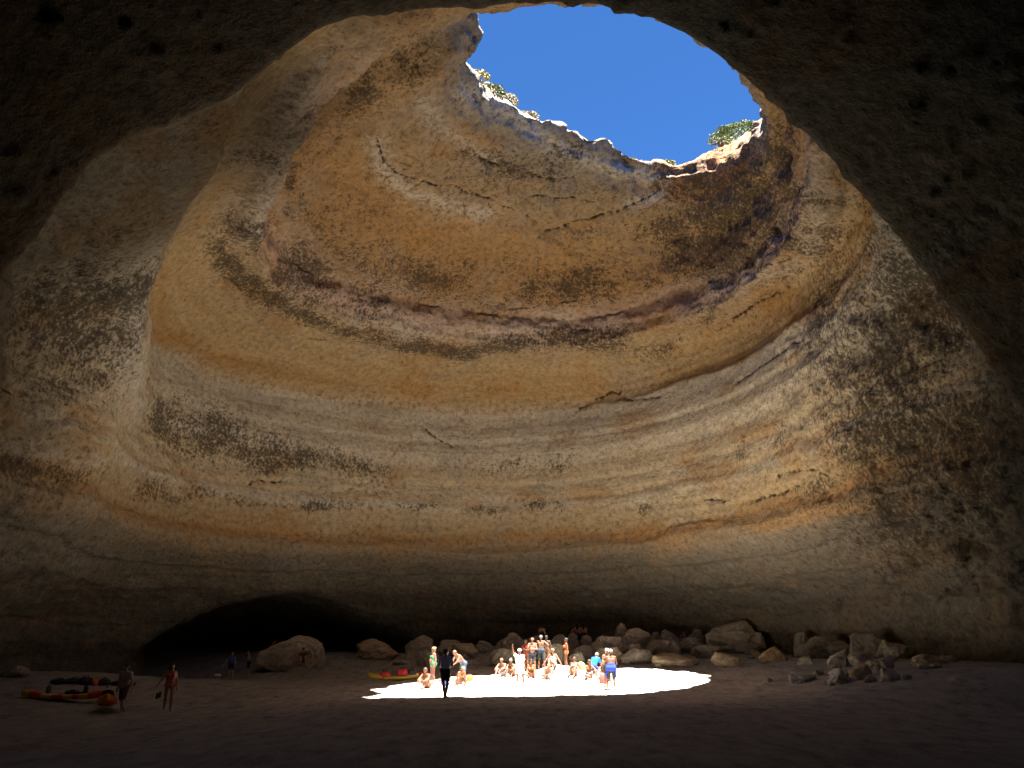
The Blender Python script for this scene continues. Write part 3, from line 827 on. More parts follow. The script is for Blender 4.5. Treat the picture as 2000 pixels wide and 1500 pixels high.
def rubble():
    rs = np.random.RandomState(5)
    shapes = []
    for k in range(6):
        V, F = boulder_shape(400 + k, ('block', 'round')[k % 2], False)
        V = V * np.array([1, 0.8, 1.0]) - np.array([0, 0, 0.3])
        me = mesh_np('rubble_stone', V, F, False); me.materials.append(MAT['boulder_' + ('grey', 'tan', 'pale')[k % 3]]); shapes.append(me)
    n = 0
    while n < 80:
        if n < 60: x, y = rs.uniform(-3, 16), rs.uniform(46.5, 54.5)
        else: x, y = rs.uniform(10.5, 19.5), rs.uniform(31.5, 43)
        if n >= 60 and abs((x - 15) / 4.6) + abs((y - 36.5) / 6) > 1: continue
        if cave_f(np.array([[x, y, 2.0]]))[0] > -0.6: continue
        s = rs.uniform(0.1, 0.34) ** 1.0
        o = bpy.data.objects.new('rubble_stone', shapes[n % 6]); COL.objects.link(o)
        o.location = (x, y, zat(x, y)); o.scale = (s, s, s * rs.uniform(0.8, 1.5)); o.rotation_euler = (0, 0, rs.uniform(0, 6.28))
        tag(o, 'small broken stone lying among the boulders at the back wall' if n < 60 else 'small broken stone lying in the right hand boulder field', 'stone',
            'small rubble by the back wall' if n < 60 else 'small rubble in the right boulder field')
        n += 1
rubble()

# ------------------------------------------------------------------ swept shapes
def tube(pts, rad, n=8, caps=True, flat=(1.0, 1.0)):
    """a tube along pts; rad per point"""
    pts = np.asarray(pts, float); m = len(pts)
    rad = np.broadcast_to(np.asarray(rad, float), (m,))
    T = np.gradient(pts, axis=0); T /= np.maximum(np.linalg.norm(T, axis=1), 1e-9)[:, None]
    up = np.array([0, 0, 1.0]) if abs(T[0, 2]) < 0.9 else np.array([0, 1.0, 0])
    V = []
    for i in range(m):
        a = np.cross(up, T[i]); a /= max(np.linalg.norm(a), 1e-9); b = np.cross(T[i], a)
        for k in range(n):
            t = 2 * math.pi * k / n
            V.append(pts[i] + rad[i] * (math.cos(t) * a * flat[0] + math.sin(t) * b * flat[1]))
    F = [[i * n + k, i * n + (k + 1) % n, (i + 1) * n + (k + 1) % n, (i + 1) * n + k] for i in range(m - 1) for k in range(n)]
    if caps:
        c0 = len(V); V.append(pts[0]); c1 = len(V); V.append(pts[-1])
        F += [[c0, (k + 1) % n, k, c0] for k in range(n)] + [[c1, (m - 1) * n + k, (m - 1) * n + (k + 1) % n, c1] for k in range(n)]
    return np.array(V), F

def mesh_list(name, V, F, smooth=True):
    me = bpy.data.meshes.new(name)
    me.from_pydata([tuple(v) for v in V], [], [f[:3] if len(f) == 4 and f[0] == f[3] else f for f in F])
    for p in me.polygons: p.use_smooth = smooth
    me.update(); return me

def blob(seed, size, amp=0.18, sub=3, flat=0.0):
    V, F = {2: ICO2, 3: ICO3}[sub]
    V = V.copy()
    V = np.sign(V) * np.abs(V) ** 0.8
    V = V * (1 + amp * fbm(V + seed * 3.1, 1.7, 3, seed))[:, None]
    V = V * np.asarray(size)
    V[:, 2] = np.maximum(V[:, 2], -size[2] * 0.75)
    V[:, 2] -= V[:, 2].min()
    return V, F

def thing(name, x, y, label, cat, group=None, rz=0.0, z=None):
    o = bpy.data.objects.new(name, None); COL.objects.link(o)
    o.empty_display_size = 0.2
    o.location = (x, y, zat(x, y) if z is None else z); o.rotation_euler = (0, 0, rz)
    return tag(o, label, cat, group)

# ------------------------------------------------------------------ kayaks, paddle, bags
def kayak(label, x, y, rz, L, W, stripes, cols, pitch=0.0, dz=0.05):
    t = thing('kayak', x, y, label, 'kayak', 'kayaks on the sand', rz)
    t.rotation_euler = (0, pitch, rz); t.location.z += dz
    ns, nr = 41, 16
    V = []; 
    for i in range(ns):
        s = -1 + 2 * i / (ns - 1)
        wd = W / 2 * max(0.02, (1 - abs(s) ** 2.6)) ** 0.75
        keel = 0.0 + 0.16 * abs(s) ** 4
        deck = 0.31 + 0.05 * abs(s) ** 2.5 - 0.03 * math.exp(-((s + 0.05) / 0.42) ** 4)
        for k in range(nr):
            a = 2 * math.pi * k / nr
            yy = wd * math.copysign(abs(math.cos(a)) ** 0.7, math.cos(a))
            zz = math.sin(a)
            z = (keel + deck) / 2 + (deck - keel) / 2 * math.copysign(abs(zz) ** 0.8, zz)
            if zz > 0.3 and abs(s) < 0.62: z -= 0.10 * sstep(0.62, 0.45, abs(s)) * sstep(1.0, 0.75, abs(yy) / max(wd, 1e-3))
            V.append((s * L / 2, yy, z))
    F = [[i * nr + k, i * nr + (k + 1) % nr, (i + 1) * nr + (k + 1) % nr, (i + 1) * nr + k] for i in range(ns - 1) for k in range(nr)]
    F += [list(range(nr))[::-1], [(ns - 1) * nr + k for k in range(nr)]]
    hull = link('hull', mesh_list('hull', V, F), t, [plain('kayak_' + c, CK[c], 0.38, 0.1, 6, 0.5) for c in cols])
    for p in hull.data.polygons:
        s = p.center.x / L + 0.5
        p.material_index = next((c for lim, c in stripes if s <= lim), 0)
    for s in (-0.2, 0.22):
        Vb, Fb = blob(7, (0.06, W * 0.3, 0.17), 0.08, 2)
        b = link('seat_back', mesh_np('seat_back', Vb + np.array([s * L, 0, 0.22]), Fb), t, plain('black_foam', (.02, .02, .025), 0.9))
    for s in (-0.46, 0.46):
        Vh, Fh = tube([(s * L, -0.06, 0.4), (s * L, -0.05, 0.46), (s * L, 0.05, 0.46), (s * L, 0.06, 0.4)], 0.012, 6)
        link('carry_handle', mesh_list('carry_handle', Vh, Fh), t, plain('black_foam', (.02, .02, .025), 0.9))
    return t
CK = {'mustard': (.42, .27, .03), 'red': (.62, .07, .025), 'yellow': (.78, .50, .04), 'orange': (.75, .17, .02), 'pale': (.75, .55, .25)}
kayak('long red and yellow striped kayak lying on the sand at far left', -16.75, 32.3, math.radians(8), 3.15, 0.62,
      [(0.09, 1), (0.26, 0), (0.37, 2), (0.5, 0), (0.6, 1), (0.68, 0), (0.78, 1), (1.0, 0)], ['red', 'yellow', 'pale'])
kayak('plain orange kayak end-on being dragged by the man in grey top', -14.5, 30.9, math.radians(114), 2.9, 0.72, [(1.0, 0)], ['orange'], math.radians(5), 0.16)
kayak('yellow kayak loaded with red bags behind the light pool', -5.75, 41.5, math.radians(7), 2.45, 0.5, [(1.0, 0)], ['mustard'])

def bag(name, label, x, y, size, col, group, seed, rz=0.0, dz=0.0, strap=True, cat='bag'):
    t = thing(name, x, y, label, cat, group, rz); t.location.z += dz
    V, F = blob(seed, size, 0.22)
    link('shell', mesh_np('shell', V, F), t, plain(col[0], col[1], 0.8, 0.25, 14))
    if strap:
        hx, hy, hz = size
        Vs, Fs = tube([(-hx * 0.5, 0, hz * 1.35), (-hx * 0.25, 0, hz * 1.95), (hx * 0.3, 0, hz * 1.95), (hx * 0.5, 0, hz * 1.35)], 0.018, 6)
        link('strap', mesh_list('strap', Vs, Fs), t, plain('black_foam', (.02, .02, .025), 0.9))
    return t
RED = ('cloth_red', (.42, .03, .03)); BLK = ('cloth_black', (.022, .022, .025)); ORG = ('cloth_orange', (.75, .14, .03)); WHT = ('cloth_white', (.75, .75, .73)); BLU = ('cloth_blue', (.03, .09, .35))
YEL = ('cloth_yellow', (.8, .62, .12))
bag('red_bag', 'plump dark red bag on the left half of the yellow kayak', -6.15, 41.4, (0.26, 0.2, 0.17), RED, 'bags on the yellow kayak', 11, 0.2, 0.2)
bag('red_bag', 'dark red bag on the right half of the yellow kayak', -5.35, 41.55, (0.3, 0.2, 0.19), RED, 'bags on the yellow kayak', 12, -0.3, 0.2)
bag('black_bag', 'black round bag at the right end of the yellow kayak', -4.85, 41.5, (0.2, 0.16, 0.14), BLK, 'bags on the yellow kayak', 13, 0, 0.2)
bag('red_bag', 'red bag on the sand right behind the green swimsuit woman', -4.35, 42.2, (0.28, 0.2, 0.15), RED, None, 14)
bag('orange_bag', 'bright orange bag on the sand behind the stooping man', -2.0, 40.4, (0.17, 0.14, 0.15), ORG, None, 15)
bag('white_bag', 'small white bag on the sand left of the couple', -17.7, 51.4, (0.2, 0.14, 0.1), WHT, None, 16)
bag('yellow_bag', 'yellow-white beach bag standing beside the seated grey bikini woman', 3.5, 43.2, (0.2, 0.16, 0.22), YEL, None, 17)
bag('red_towel', 'bright red towel heap beside the white cap man', 4.22, 39.6, (0.2, 0.16, 0.26), ('cloth_scarlet', (.7, .06, .05)), None, 18, strap=False, cat='towel')
G = 'dark gear heaped behind the red and yellow kayak'
for i, (x, y, sx, sy, sz, c, lb) in enumerate([
        (-19.0, 36.0, 0.36, 0.25, 0.14, BLK, 'black gear bag, leftmost in the row behind the striped kayak'),
        (-18.55, 36.3, 0.34, 0.26, 0.2, BLK, 'second black gear bag from the left behind the striped kayak'),
        (-18.2, 36.55, 0.32, 0.25, 0.24, BLK, 'tallest black gear bag in the row behind the striped kayak'),
        (-17.85, 36.7, 0.2, 0.16, 0.2, ORG, 'orange life vest among the black gear behind the striped kayak'),
        (-17.6, 36.95, 0.3, 0.22, 0.22, BLK, 'black gear bag just right of the orange life vest'),
        (-17.2, 37.3, 0.34, 0.22, 0.14, BLK, 'low black gear bag near the right end of the gear row'),
        (-16.75, 37.6, 0.32, 0.22, 0.12, BLK, 'flattest black gear bag, rightmost in the gear row')]):
    bag('gear_bag', lb, x, y, (sx, sy, sz * 0.7), c, G, 30 + i, 0.7 + 0.2 * i)
G = 'dark gear on the red and yellow kayak'
for i, (x, y, lb) in enumerate([(-16.55, 32.35, 'black gear bag amidships on the red and yellow kayak'), (-16.1, 32.4, 'black gear bag nearer the right end of the striped kayak'),
                                (-15.7, 32.45, 'small black bag at the right end of the striped kayak')]):
    bag('gear_bag', lb, x, y, (0.26 - 0.04 * i, 0.15, 0.075), BLK, G, 50 + i, 0.1, 0.26)

def paddle():
    t = thing('kayak_paddle', -15.35, 49.55, 'kayak paddle leaning on the big boulder, orange blade up', 'paddle')
    a = np.array([0.0, 0.0, 0.28]); b = np.array([1.02, 0.55, 1.75])
    d = (b - a) / np.linalg.norm(b - a)
    V, F = tube([a, b], 0.02, 8); link('shaft', mesh_list('shaft', V, F), t, plain('paddle_shaft', (.35, .34, .33), 0.4))
    for nm, p, s, c in (('orange_blade', b, 1, ('paddle_orange', (.7, .12, .03))), ('blue_blade', a, -1, ('paddle_blue', (.25, .33, .6)))):
        q = [p + d * s * k for k in (-0.03, 0.05, 0.2, 0.36, 0.46, 0.5)]
        V, F = tube(q, [0.02, 0.06, 0.115, 0.12, 0.08, 0.02], 12, True, (1.0, 0.16))
        link('blade', mesh_list('blade', V, F), t, plain(c[0], c[1], 0.4))['label'] = 'orange paddle blade' if s > 0 else 'blue-white paddle blade in the sand'
paddle()

def sandals(x, y, rz, label):
    t = thing('flip_flops', x, y, label, 'sandals', 'flip-flops left on the sand', rz)
    for s in (-1, 1):
        V, F = blob(3, (0.05, 0.13, 0.012), 0.03, 2)
        so = link('sole', mesh_np('sole', V + np.array([s * 0.08, 0.03 * s, 0.002]), F), t, plain('black_foam', (.02, .02, .025), 0.9))
        V, F = tube([(s * 0.08 - 0.04, 0.03 * s, 0.02), (s * 0.08, -0.04 + 0.03 * s, 0.06), (s * 0.08 + 0.04, 0.03 * s, 0.02)], 0.008, 5)
        link('strap', mesh_list('strap', V, F), so, plain('black_foam', (.02, .02, .025), 0.9))
sandals(1.35, 40.9, 0.4, 'dark flip-flops on the lit sand in front of the crawling bather')
sandals(2.85, 40.7, -0.5, 'dark flip-flops on the lit sand by the grey bikini woman')

# ------------------------------------------------------------------ plants on the rim
def shrub(name, label, x, y, z, rx, ry, rz, n, leaf, col, seed, cat='shrub', group=None):
    t = thing(name, x, y, label, cat, group, 0, z)
    rs = np.random.RandomState(seed)
    d = rs.normal(size=(n, 3)); d /= np.linalg.norm(d, axis=1)[:, None]
    d[:, 2] = np.abs(d[:, 2])
    rr = rs.uniform(0.45, 1.0, n) ** 0.5
    cl = 1 + 0.25 * fbm(d * 2.2 + seed, 1.3, 2, seed)
    C = d * (rr * cl)[:, None] * np.array([rx, ry, rz])
    A = rs.normal(size=(n, 3)); A /= np.linalg.norm(A, axis=1)[:, None]
    B = np.cross(A, rs.normal(size=(n, 3))); B /= np.linalg.norm(B, axis=1)[:, None]
    s = leaf * rs.uniform(0.6, 1.3, n)[:, None]
    V = np.stack([C - A * s, C - B * s * 0.45, C + A * s, C + B * s * 0.45], 1).reshape(-1, 3)
    F = np.arange(4 * n).reshape(-1, 4)
    nt = NT('leaf_' + name + str(seed)); v = nt.noise(nt.pos, 2.5, 3)
    nt.p(Base_Color=nt.mix(v, tuple(c * 0.6 for c in col), tuple(min(c * 1.5, 1) for c in col)), Roughness=0.7, Specular_IOR_Level=0.2)
    link('foliage', mesh_np('foliage', V, F, False), t, nt.m)
    for k in range(5):
        a = 2 * math.pi * k / 5
        Vs, Fs = tube([(0.1 * rx * math.cos(a), 0.1 * ry * math.sin(a), -0.3), (0.25 * rx * math.cos(a), 0.25 * ry * math.sin(a), 0.3 * rz), (0.6 * rx * math.cos(a), 0.6 * ry * math.sin(a), 0.6 * rz)], [0.05, 0.03, 0.012], 6)
        link('stem', mesh_list('stem', Vs, Fs), t, plain('bark', (.13, .09, .06), 0.9))
GR = 'plants along the rim of the skylight'
def zt(x, y): return float(top_h(np.array([x]), np.array([y]))[0])
for x, y, rx, ry, rz, n, lf, c, lb, sd in [
        (14.4, 42.1, 2.2, 1.3, 0.36, 14000, 0.05, (.10, .15, .06), 'broad green shrub on the red rock at the right rim of the skylight', 1),
        (9.3, 41.45, 0.45, 0.4, 0.35, 350, 0.08, (.16, .17, .07), 'tiny green tuft at the lowest point of the skylight rim', 2),
        (-2.0, 34.35, 0.9, 0.6, 0.3, 500, 0.1, (.30, .27, .12), 'dry grass tuft at the left end of the skylight rim', 3),
        (-1.15, 35.45, 0.8, 0.6, 0.35, 500, 0.1, (.17, .19, .09), 'low grey-green cushion plant on the left skylight rim', 4),
        (-0.2, 36.1, 0.55, 0.5, 0.45, 400, 0.09, (.38, .34, .24), 'pale straw-coloured bush standing up on the left skylight rim', 5),
        (0.8, 37.2, 0.7, 0.4, 0.28, 350, 0.08, (.24, .21, .11), 'dry grass tuft on the rim just right of the straw-coloured bush', 6),
        (4.4, 39.75, 0.8, 0.4, 0.24, 350, 0.08, (.20, .20, .10), 'thin grass tuft halfway along the far skylight rim', 7),
        (6.9, 40.95, 0.6, 0.4, 0.26, 300, 0.08, (.26, .22, .12), 'dry grass tuft on the far rim left of its lowest point', 8),
        (12.3, 40.7, 0.8, 0.5, 0.3, 500, 0.07, (.14, .17, .07), 'small green tuft on the red slope left of the broad shrub', 9)]:
    shrub('rim_shrub', lb, x, y, zt(x, y) - (0.35 if rx > 1 else 0.02), rx, ry, rz, n, lf, c, sd, 'shrub', GR)

# ------------------------------------------------------------------ people
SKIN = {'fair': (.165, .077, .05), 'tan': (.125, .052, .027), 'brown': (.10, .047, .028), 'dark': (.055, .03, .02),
        'pale_shade': (.46, .28, .2), 'tan_shade': (.38, .2, .125), 'dark_shade': (.2, .11, .075)}  # lighter skin copies that brighten people standing out of the sun
HAIRC = {'black': (.01, .009, .008), 'brown': (.04, .024, .014), 'blond': (.17, .115, .055), 'grey': (.12, .115, .11), 'white': (.5, .48, .45)}
CLO = {'navy': (.42, .5, .86), 'black': (.012, .012, .015), 'green': (.025, .20, .095), 'white': (.5, .5, .53), 'jeans': (.05, .075, .11), 'slate': (.035, .043, .058),
       'blue': (.012, .13, .42), 'royal': (.02, .04, .26), 'vestblue': (.05, .08, .25), 'shadeblue': (.05, .08, .5), 'pink': (.75, .06, .16), 'orange': (.55, .16, .06), 'grey': (.22, .22, .26), 'greyshirt': (.36, .36, .38),
       'plum': (.13, .04, .07), 'red': (.45, .05, .06), 'darkblue': (.02, .03, .09), 'purple': (.12, .05, .16), 'brown': (.13, .07, .04)}
# arms: elbow, wrist from the shoulder (x outwards, y backwards, z up); legs: knee, ankle from the hip
A_DOWN = ((.06, .03, -.28), (.08, -.05, -.53)); A_HIP = ((.23, .09, -.19), (.03, -.04, -.40)); A_UP = ((.13, -.08, .14), (.17, -.10, .40))
A_FOLD = ((.06, -.06, -.27), (-.16, -.22, -.24)); A_KNEE = ((.05, -.22, -.19), (-.04, -.45, -.24)); A_BACK = ((.1, .18, -.22), (.16, .32, -.46))
A_PHONE = ((.05, -.06, -.27), (-.1, -.25, -.12)); A_FWD = ((.02, -.14, -.25), (-.04, -.32, -.40)); A_CHIN = ((.04, -.12, -.25), (-.12, -.2, -.02)); A_LAP = ((.07, -.08, -.27), (-.06, -.26, -.36))
A_OUT = ((.16, -.05, -.24), (.30, -.12, -.46)); A_DRAG = ((.08, .06, -.28), (.1, .02, -.52)); A_FLOOR = ((.03, -.05, -.28), (.05, -.1, -.53))
L_STAND = ((.01, -.02, -.43), (.03, .03, -.85)); L_WIDE = ((.06, -.02, -.43), (.11, .03, -.845)); L_FWD = ((0, -.14, -.41), (0, -.13, -.84)); L_BACK = ((0, .06, -.43), (0, .30, -.79))
L_CROSSED = ((-.03, -.06, -.42), (-.10, .02, -.85)); L_UP = ((.05, -.36, .27), (.04, -.58, -.07)); L_FLAT = ((.06, -.42, .05), (.08, -.83, -.06)); L_TAILOR = ((.28, -.30, .06), (-.06, -.36, -.06))
L_CHAIR = ((.06, -.41, .02), (.07, -.44, -.39)); L_KNEEL = ((.05, -.30, -.13), (.05, .12, -.20)); L_SQUAT = ((.14, -.36, .14), (.10, -.16, -.27)); L_CRAWL = ((.04, -.02, -.42), (.05, .38, -.40))

EYE_ME = mesh_np('eye', ICO1[0] * 0.012, ICO1[1])
EYE_ME.materials.append(plain('eye_dark', (.02, .015, .012), 0.3, 0))

def sd_cone(P, a, b, ra, rb, cut0=None, cut1=None):
    d = b - a; L2 = float(d @ d) + 1e-9
    hu = ((P - a) @ d) / L2
    h = np.clip(hu, 0, 1)
    q = P - a - h[:, None] * d
    s = np.sqrt((q * q).sum(1)) - (ra + (rb - ra) * h)
    L = math.sqrt(L2)
    if cut0 is not None: s = np.maximum(s, (cut0 - hu) * L)
    if cut1 is not None: s = np.maximum(s, (hu - cut1) * L)
    return s

def sunion(L, k):
    s = L[0]
    for t in L[1:]: s = smin(s, t, k)
    return s

def sd_mesh(name, fn, lo, hi, h):
    n = np.ceil((hi - lo) / h).astype(int) + 1
    g = np.stack(np.meshgrid(*[lo[a] + h * np.arange(n[a]) for a in range(3)], indexing='ij'), -1)
    return surface_nets(-fn(g.reshape(-1, 3)).reshape(n), lo, h)

def person(label, x, y, head, H=1.72, pel=0.93, lean=0.05, side=0.0, arms=(A_DOWN, A_DOWN), legs=(L_STAND, L_STAND), skin='tan', hair=('short', 'black'),
           wear=(), nod=0.1, turn=0.0, fat=1.0, fem=False, group=None, dz=0.0, base=None):
    k = H / 1.75
    v = lambda *a: np.array(a, float)
    up = v(math.sin(side), -math.sin(lean) * math.cos(side), math.cos(lean) * math.cos(side))
    fw = v(0, -math.cos(lean), -math.sin(lean))
    pl = v(0, 0, pel)
    J = {'pel': pl, 'wai': pl + up * .14, 'che': pl + up * .34, 'nek': pl + up * .50}
    sw = .165 if fem else .19
    hw = .10
    hn = math.radians(0) + nod
    hup = v(math.sin(side * .5), -math.sin(lean * .6 + hn), math.cos(lean * .6 + hn))
    hc = J['nek'] + up * .05 + hup * .11; J['hed'] = hc
    for s, nm in ((1, 'a'), (-1, 'b')):
        i = 0 if s == 1 else 1
        J['sh' + nm] = pl + up * .455 + v(s * sw, 0, 0)
        e, w = arms[i]
        J['el' + nm] = J['sh' + nm] + v(s * e[0], e[1], e[2]); J['wr' + nm] = J['sh' + nm] + v(s * w[0], w[1], w[2])
        J['hi' + nm] = pl + v(s * hw, 0, -.03)
        e, w = legs[i]
        J['kn' + nm] = J['hi' + nm] + v(s * e[0], e[1], e[2]); J['an' + nm] = J['hi' + nm] + v(s * w[0], w[1], w[2])
        sh = J['an' + nm] - J['kn' + nm]; sh /= np.linalg.norm(sh)
        ft = v(s * .04, -.2, 0) if sh[2] < -.35 else v(s * .02, -.05, .17)
        if legs[i] in (L_KNEEL, L_CRAWL): ft = v(0, .16, -.03)
        J['to' + nm] = J['an' + nm] + ft + v(0, 0, -.045 if sh[2] < -.35 else 0)
    for q in J: J[q] = J[q] * k
    f = fat
    def torso(ex=0.0, lo=None, hi=None):
        o = []
        for s in (1, -1):
            o.append((J['wai'] + v(s * .055 * k, 0, 0), J['che'] + v(s * .085 * k, 0, 0), (.098 * f + ex) * k, (.108 + ex) * k, lo, hi))
        return o
    def pelvis(ex=0.0):
        g = .012 if fem else 0
        return [(J['hia'] * .9 + J['pel'] * .1 + v(0, .02 * k, .03 * k), J['hib'] * .9 + J['pel'] * .1 + v(0, .02 * k, .03 * k), (.105 + g + ex) * k * f, (.105 + g + ex) * k * f, None, None),
                (J['pel'] + v(.06 * k, 0, 0), J['wai'] + v(.05 * k, 0, 0), (.10 * f + ex) * k, (.095 * f + ex) * k, None, None), (J['pel'] + v(-.06 * k, 0, 0), J['wai'] + v(-.05 * k, 0, 0), (.10 * f + ex) * k, (.095 * f + ex) * k, None, None)]
    C = torso() + pelvis()
    C.append((J['sha'] * .85 + J['shb'] * .15, J['shb'] * .85 + J['sha'] * .15, .062 * k, .062 * k, None, None))
    if fem:
        for s in (1, -1): C.append((J['che'] + v(s * .075 * k, 0, 0) + fw * .085 * k, J['che'] + v(s * .075 * k, 0, 0) + fw * .087 * k - up * .02 * k, .058 * k, .055 * k, None, None))
    if f > 1.08: C.append((J['wai'] + fw * .05 * k, J['wai'] + fw * .06 * k, .115 * f * k, .115 * f * k, None, None))
    C.append((J['nek'], J['hed'] - (J['hed'] - J['nek']) * .3, .056 * k, .05 * k, None, None))
    for nm in 'ab':
        th = (.086 if fem else .082) * min(f, 1.15)
        C += [(J['sh' + nm], J['el' + nm], .052 * k, .041 * k, None, None), (J['el' + nm], J['wr' + nm], .043 * k, .028 * k, None, None),
              (J['hi' + nm], J['kn' + nm], th * k, .056 * k, None, None), (J['kn' + nm], J['an' + nm], .055 * k, .036 * k, None, None),
              (J['kn' + nm] * .68 + J['an' + nm] * .32 + v(0, .015, 0), J['kn' + nm] * .55 + J['an' + nm] * .45 + v(0, .012, 0), .056 * k, .048 * k, None, None),
              (J['an' + nm] + v(0, .03 * k, -.02 * k), J['to' + nm], .036 * k, .028 * k, None, None)]
    # head: skull, jaw, nose, brow, lips, ears, turned towards what the person looks at
    hz = hup / np.linalg.norm(hup); hx = v(math.cos(turn), math.sin(turn), 0); hx -= hz * (hx @ hz); hx /= np.linalg.norm(hx)
    hy = np.cross(hz, hx)                                      # backwards
    Hd = J['hed']
    hp = lambda a, b, c: Hd + (hx * a + hy * b + hz * c) * k
    HEAD = [(hp(0, .018, .03), hp(0, -.012, .03), .088 * k, .082 * k, None, None), (hp(0, -.03, -.02), hp(0, -.052, -.082), .066 * k, .042 * k, None, None),
            (hp(0, -.092, .008), hp(0, -.106, -.022), .010 * k, .015 * k, None, None), (hp(-.03, -.085, .03), hp(.03, -.085, .03), .014 * k, .014 * k, None, None),
            (hp(-.015, -.086, -.055), hp(.015, -.086, -.055), .011 * k, .011 * k, None, None)]
    for s in (1, -1): HEAD.append((hp(s * .083, .005, -.012), hp(s * .088, .012, .022), .014 * k, .018 * k, None, None))
    PALM = []
    fingers = []
    for s, nm in ((1, 'a'), (-1, 'b')):
        w = J['wr' + nm]; d = w - J['el' + nm]; d /= np.linalg.norm(d)
        inn = v(-s, -.4, 0); inn -= d * (inn @ d); inn /= np.linalg.norm(inn)      # palm side
        lat = np.cross(d, inn); 
        if lat @ v(0, -1, .2) < 0: lat = -lat                                      # towards the thumb
        for o in (-.022, .022): PALM.append((w + lat * o * k, w + (d * .075 + lat * o * 1.15) * k, .019 * k, .019 * k, None, None))
        for j, (o, ln) in enumerate(((.033, .068), (.011, .078), (-.011, .072), (-.033, .055))):
            p0 = w + (d * .08 + lat * o) * k; p1 = p0 + (d * .62 + inn * .25) * ln * k; p2 = p1 + (d * .30 + inn * .42) * ln * k
            fingers.append(tube([p0 - d * .02 * k, p0, p1, p2], np.array([.0085, .0095, .0085, .006]) * k, 6))
        t0 = w + (d * .02 + lat * .035) * k; t1 = t0 + (d * .035 + lat * .03 + inn * .012) * k; t2 = t1 + (d * .03 + lat * .006 + inn * .015) * k
        fingers.append(tube([t0 - lat * .015 * k, t0, t1, t2], np.array([.012, .012, .0105, .007]) * k, 6))
    allp = np.array([J[q] for q in J])
    lo = allp.min(0) - .17 * k; hi = allp.max(0) + .17 * k
    hgrid = .026
    body = lambda P: smin(smin(sunion([sd_cone(P, *c) for c in C], .035 * k), sunion([sd_cone(P, *c) for c in HEAD], .018 * k), .02 * k), sunion([sd_cone(P, *c) for c in PALM], .012 * k), .015 * k)
    V, Q = sd_mesh('person', body, lo, hi, hgrid)
    F = [list(q) for q in Q.tolist()]
    Vs = [V]; n = len(V)
    for tv, tf in fingers:
        F += [[i + n for i in ff] for ff in tf]; n += len(tv); Vs.append(tv)
    V = np.concatenate(Vs)
    me = mesh_list('person', V, F)
    o = link('person', me, None, plain('skin_' + skin, SKIN[skin], 0.6, 0.1, 9, 0.3))
    o.location = (x, y, (zat(x, y) if base is None else base) + dz)
    o.rotation_euler = (0, 0, math.radians(head))
    tag(o, label, 'person', group)
    def garment(nm, L, col, kk=.02, h=.026):
        pts = np.array([p for c in L for p in (c[0], c[1])]); r = max(max(c[2], c[3]) for c in L) + .05
        Vg, Qg = sd_mesh(nm, lambda P: sunion([sd_cone(P, *c) for c in L], kk * k), pts.min(0) - r, pts.max(0) + r, h)
        if len(Qg): return link(nm, mesh_np(nm, Vg, Qg), o, plain('cloth_' + col, CLO[col], 0.85, 0.18, 16, 0.15))
    for it in wear:
        w, col = it
        if w in ('shirt', 'long_shirt'):
            L = torso(.017, -1.2, None) + [(c[0], c[1], c[2], c[3], None, None) for c in pelvis(.022)[1:]]
            L.append((J['sha'] * .9 + J['shb'] * .1, J['shb'] * .9 + J['sha'] * .1, .076 * k, .076 * k, None, None))
            for nm in 'ab':
                L.append((J['sh' + nm], J['el' + nm], .068 * k, .066 * k, None, .72 if w == 'shirt' else 1.0))
                if w == 'long_shirt': L.append((J['el' + nm], J['wr' + nm], .056 * k, .042 * k, None, .9))
            if fem: L += [(c[0], c[1], c[2] + .012 * k, c[3] + .012 * k, None, None) for c in C[6:8]]
            garment('shirt', L, col)
        elif w == 'swimsuit':
            L = torso(.007, None, 1.0) + pelvis(.007) + ([(c[0], c[1], c[2] + .007 * k, c[3] + .007 * k, None, None) for c in C[6:8]] if fem else [])
            for s in (1, -1):
                L.append((J['che'] + v(s * .075 * k, 0, 0) + fw * .07 * k, J['nek'] + v(s * .09 * k, 0, 0) - up * .02 * k, .04 * k, .028 * k, None, None))
            garment('swimsuit', L, col)
        elif w == 'vest':
            garment('life_vest', torso(.04, -.25, None) + [(J['sha'] * .72 + J['shb'] * .28, J['shb'] * .72 + J['sha'] * .28, .09 * k, .09 * k, None, None)], col)
        elif w == 'bikini':
            L = torso(.006, .62, .98) + [(c[0], c[1], c[2] + .008 * k, c[3] + .008 * k, None, None) for c in C[6:8]]
            garment('bikini_top', L, col); garment('bikini_bottom', pelvis(.008)[:1], col)
        elif w in ('shorts', 'trousers', 'long_shorts'):
            e = {'shorts': .7, 'long_shorts': 1.0, 'trousers': 1.0}[w]; L = pelvis(.016)
            for nm in 'ab':
                L.append((J['hi' + nm], J['kn' + nm], .10 * k, (.074 if w == 'trousers' else .088) * k, None, e))
                if w == 'trousers': L.append((J['kn' + nm], J['an' + nm], .072 * k, .058 * k, None, .92))
            garment(w if w != 'long_shorts' else 'shorts', L, col)
        elif w == 'waist_wrap':
            L = [(c[0], c[1], c[2] + .012, c[3] + .012, None, None) for c in pelvis(.02)]
            for nm, s in (('a', 1), ('b', -1)): L.append((J['hi' + nm] + v(s * .07, .03, .02), J['kn' + nm] * .8 + J['hi' + nm] * .2 + v(s * .08, .05, 0), .06 * k, .045 * k, None, None))
            garment('waist_wrap', L, col)
    kind, hc_ = hair
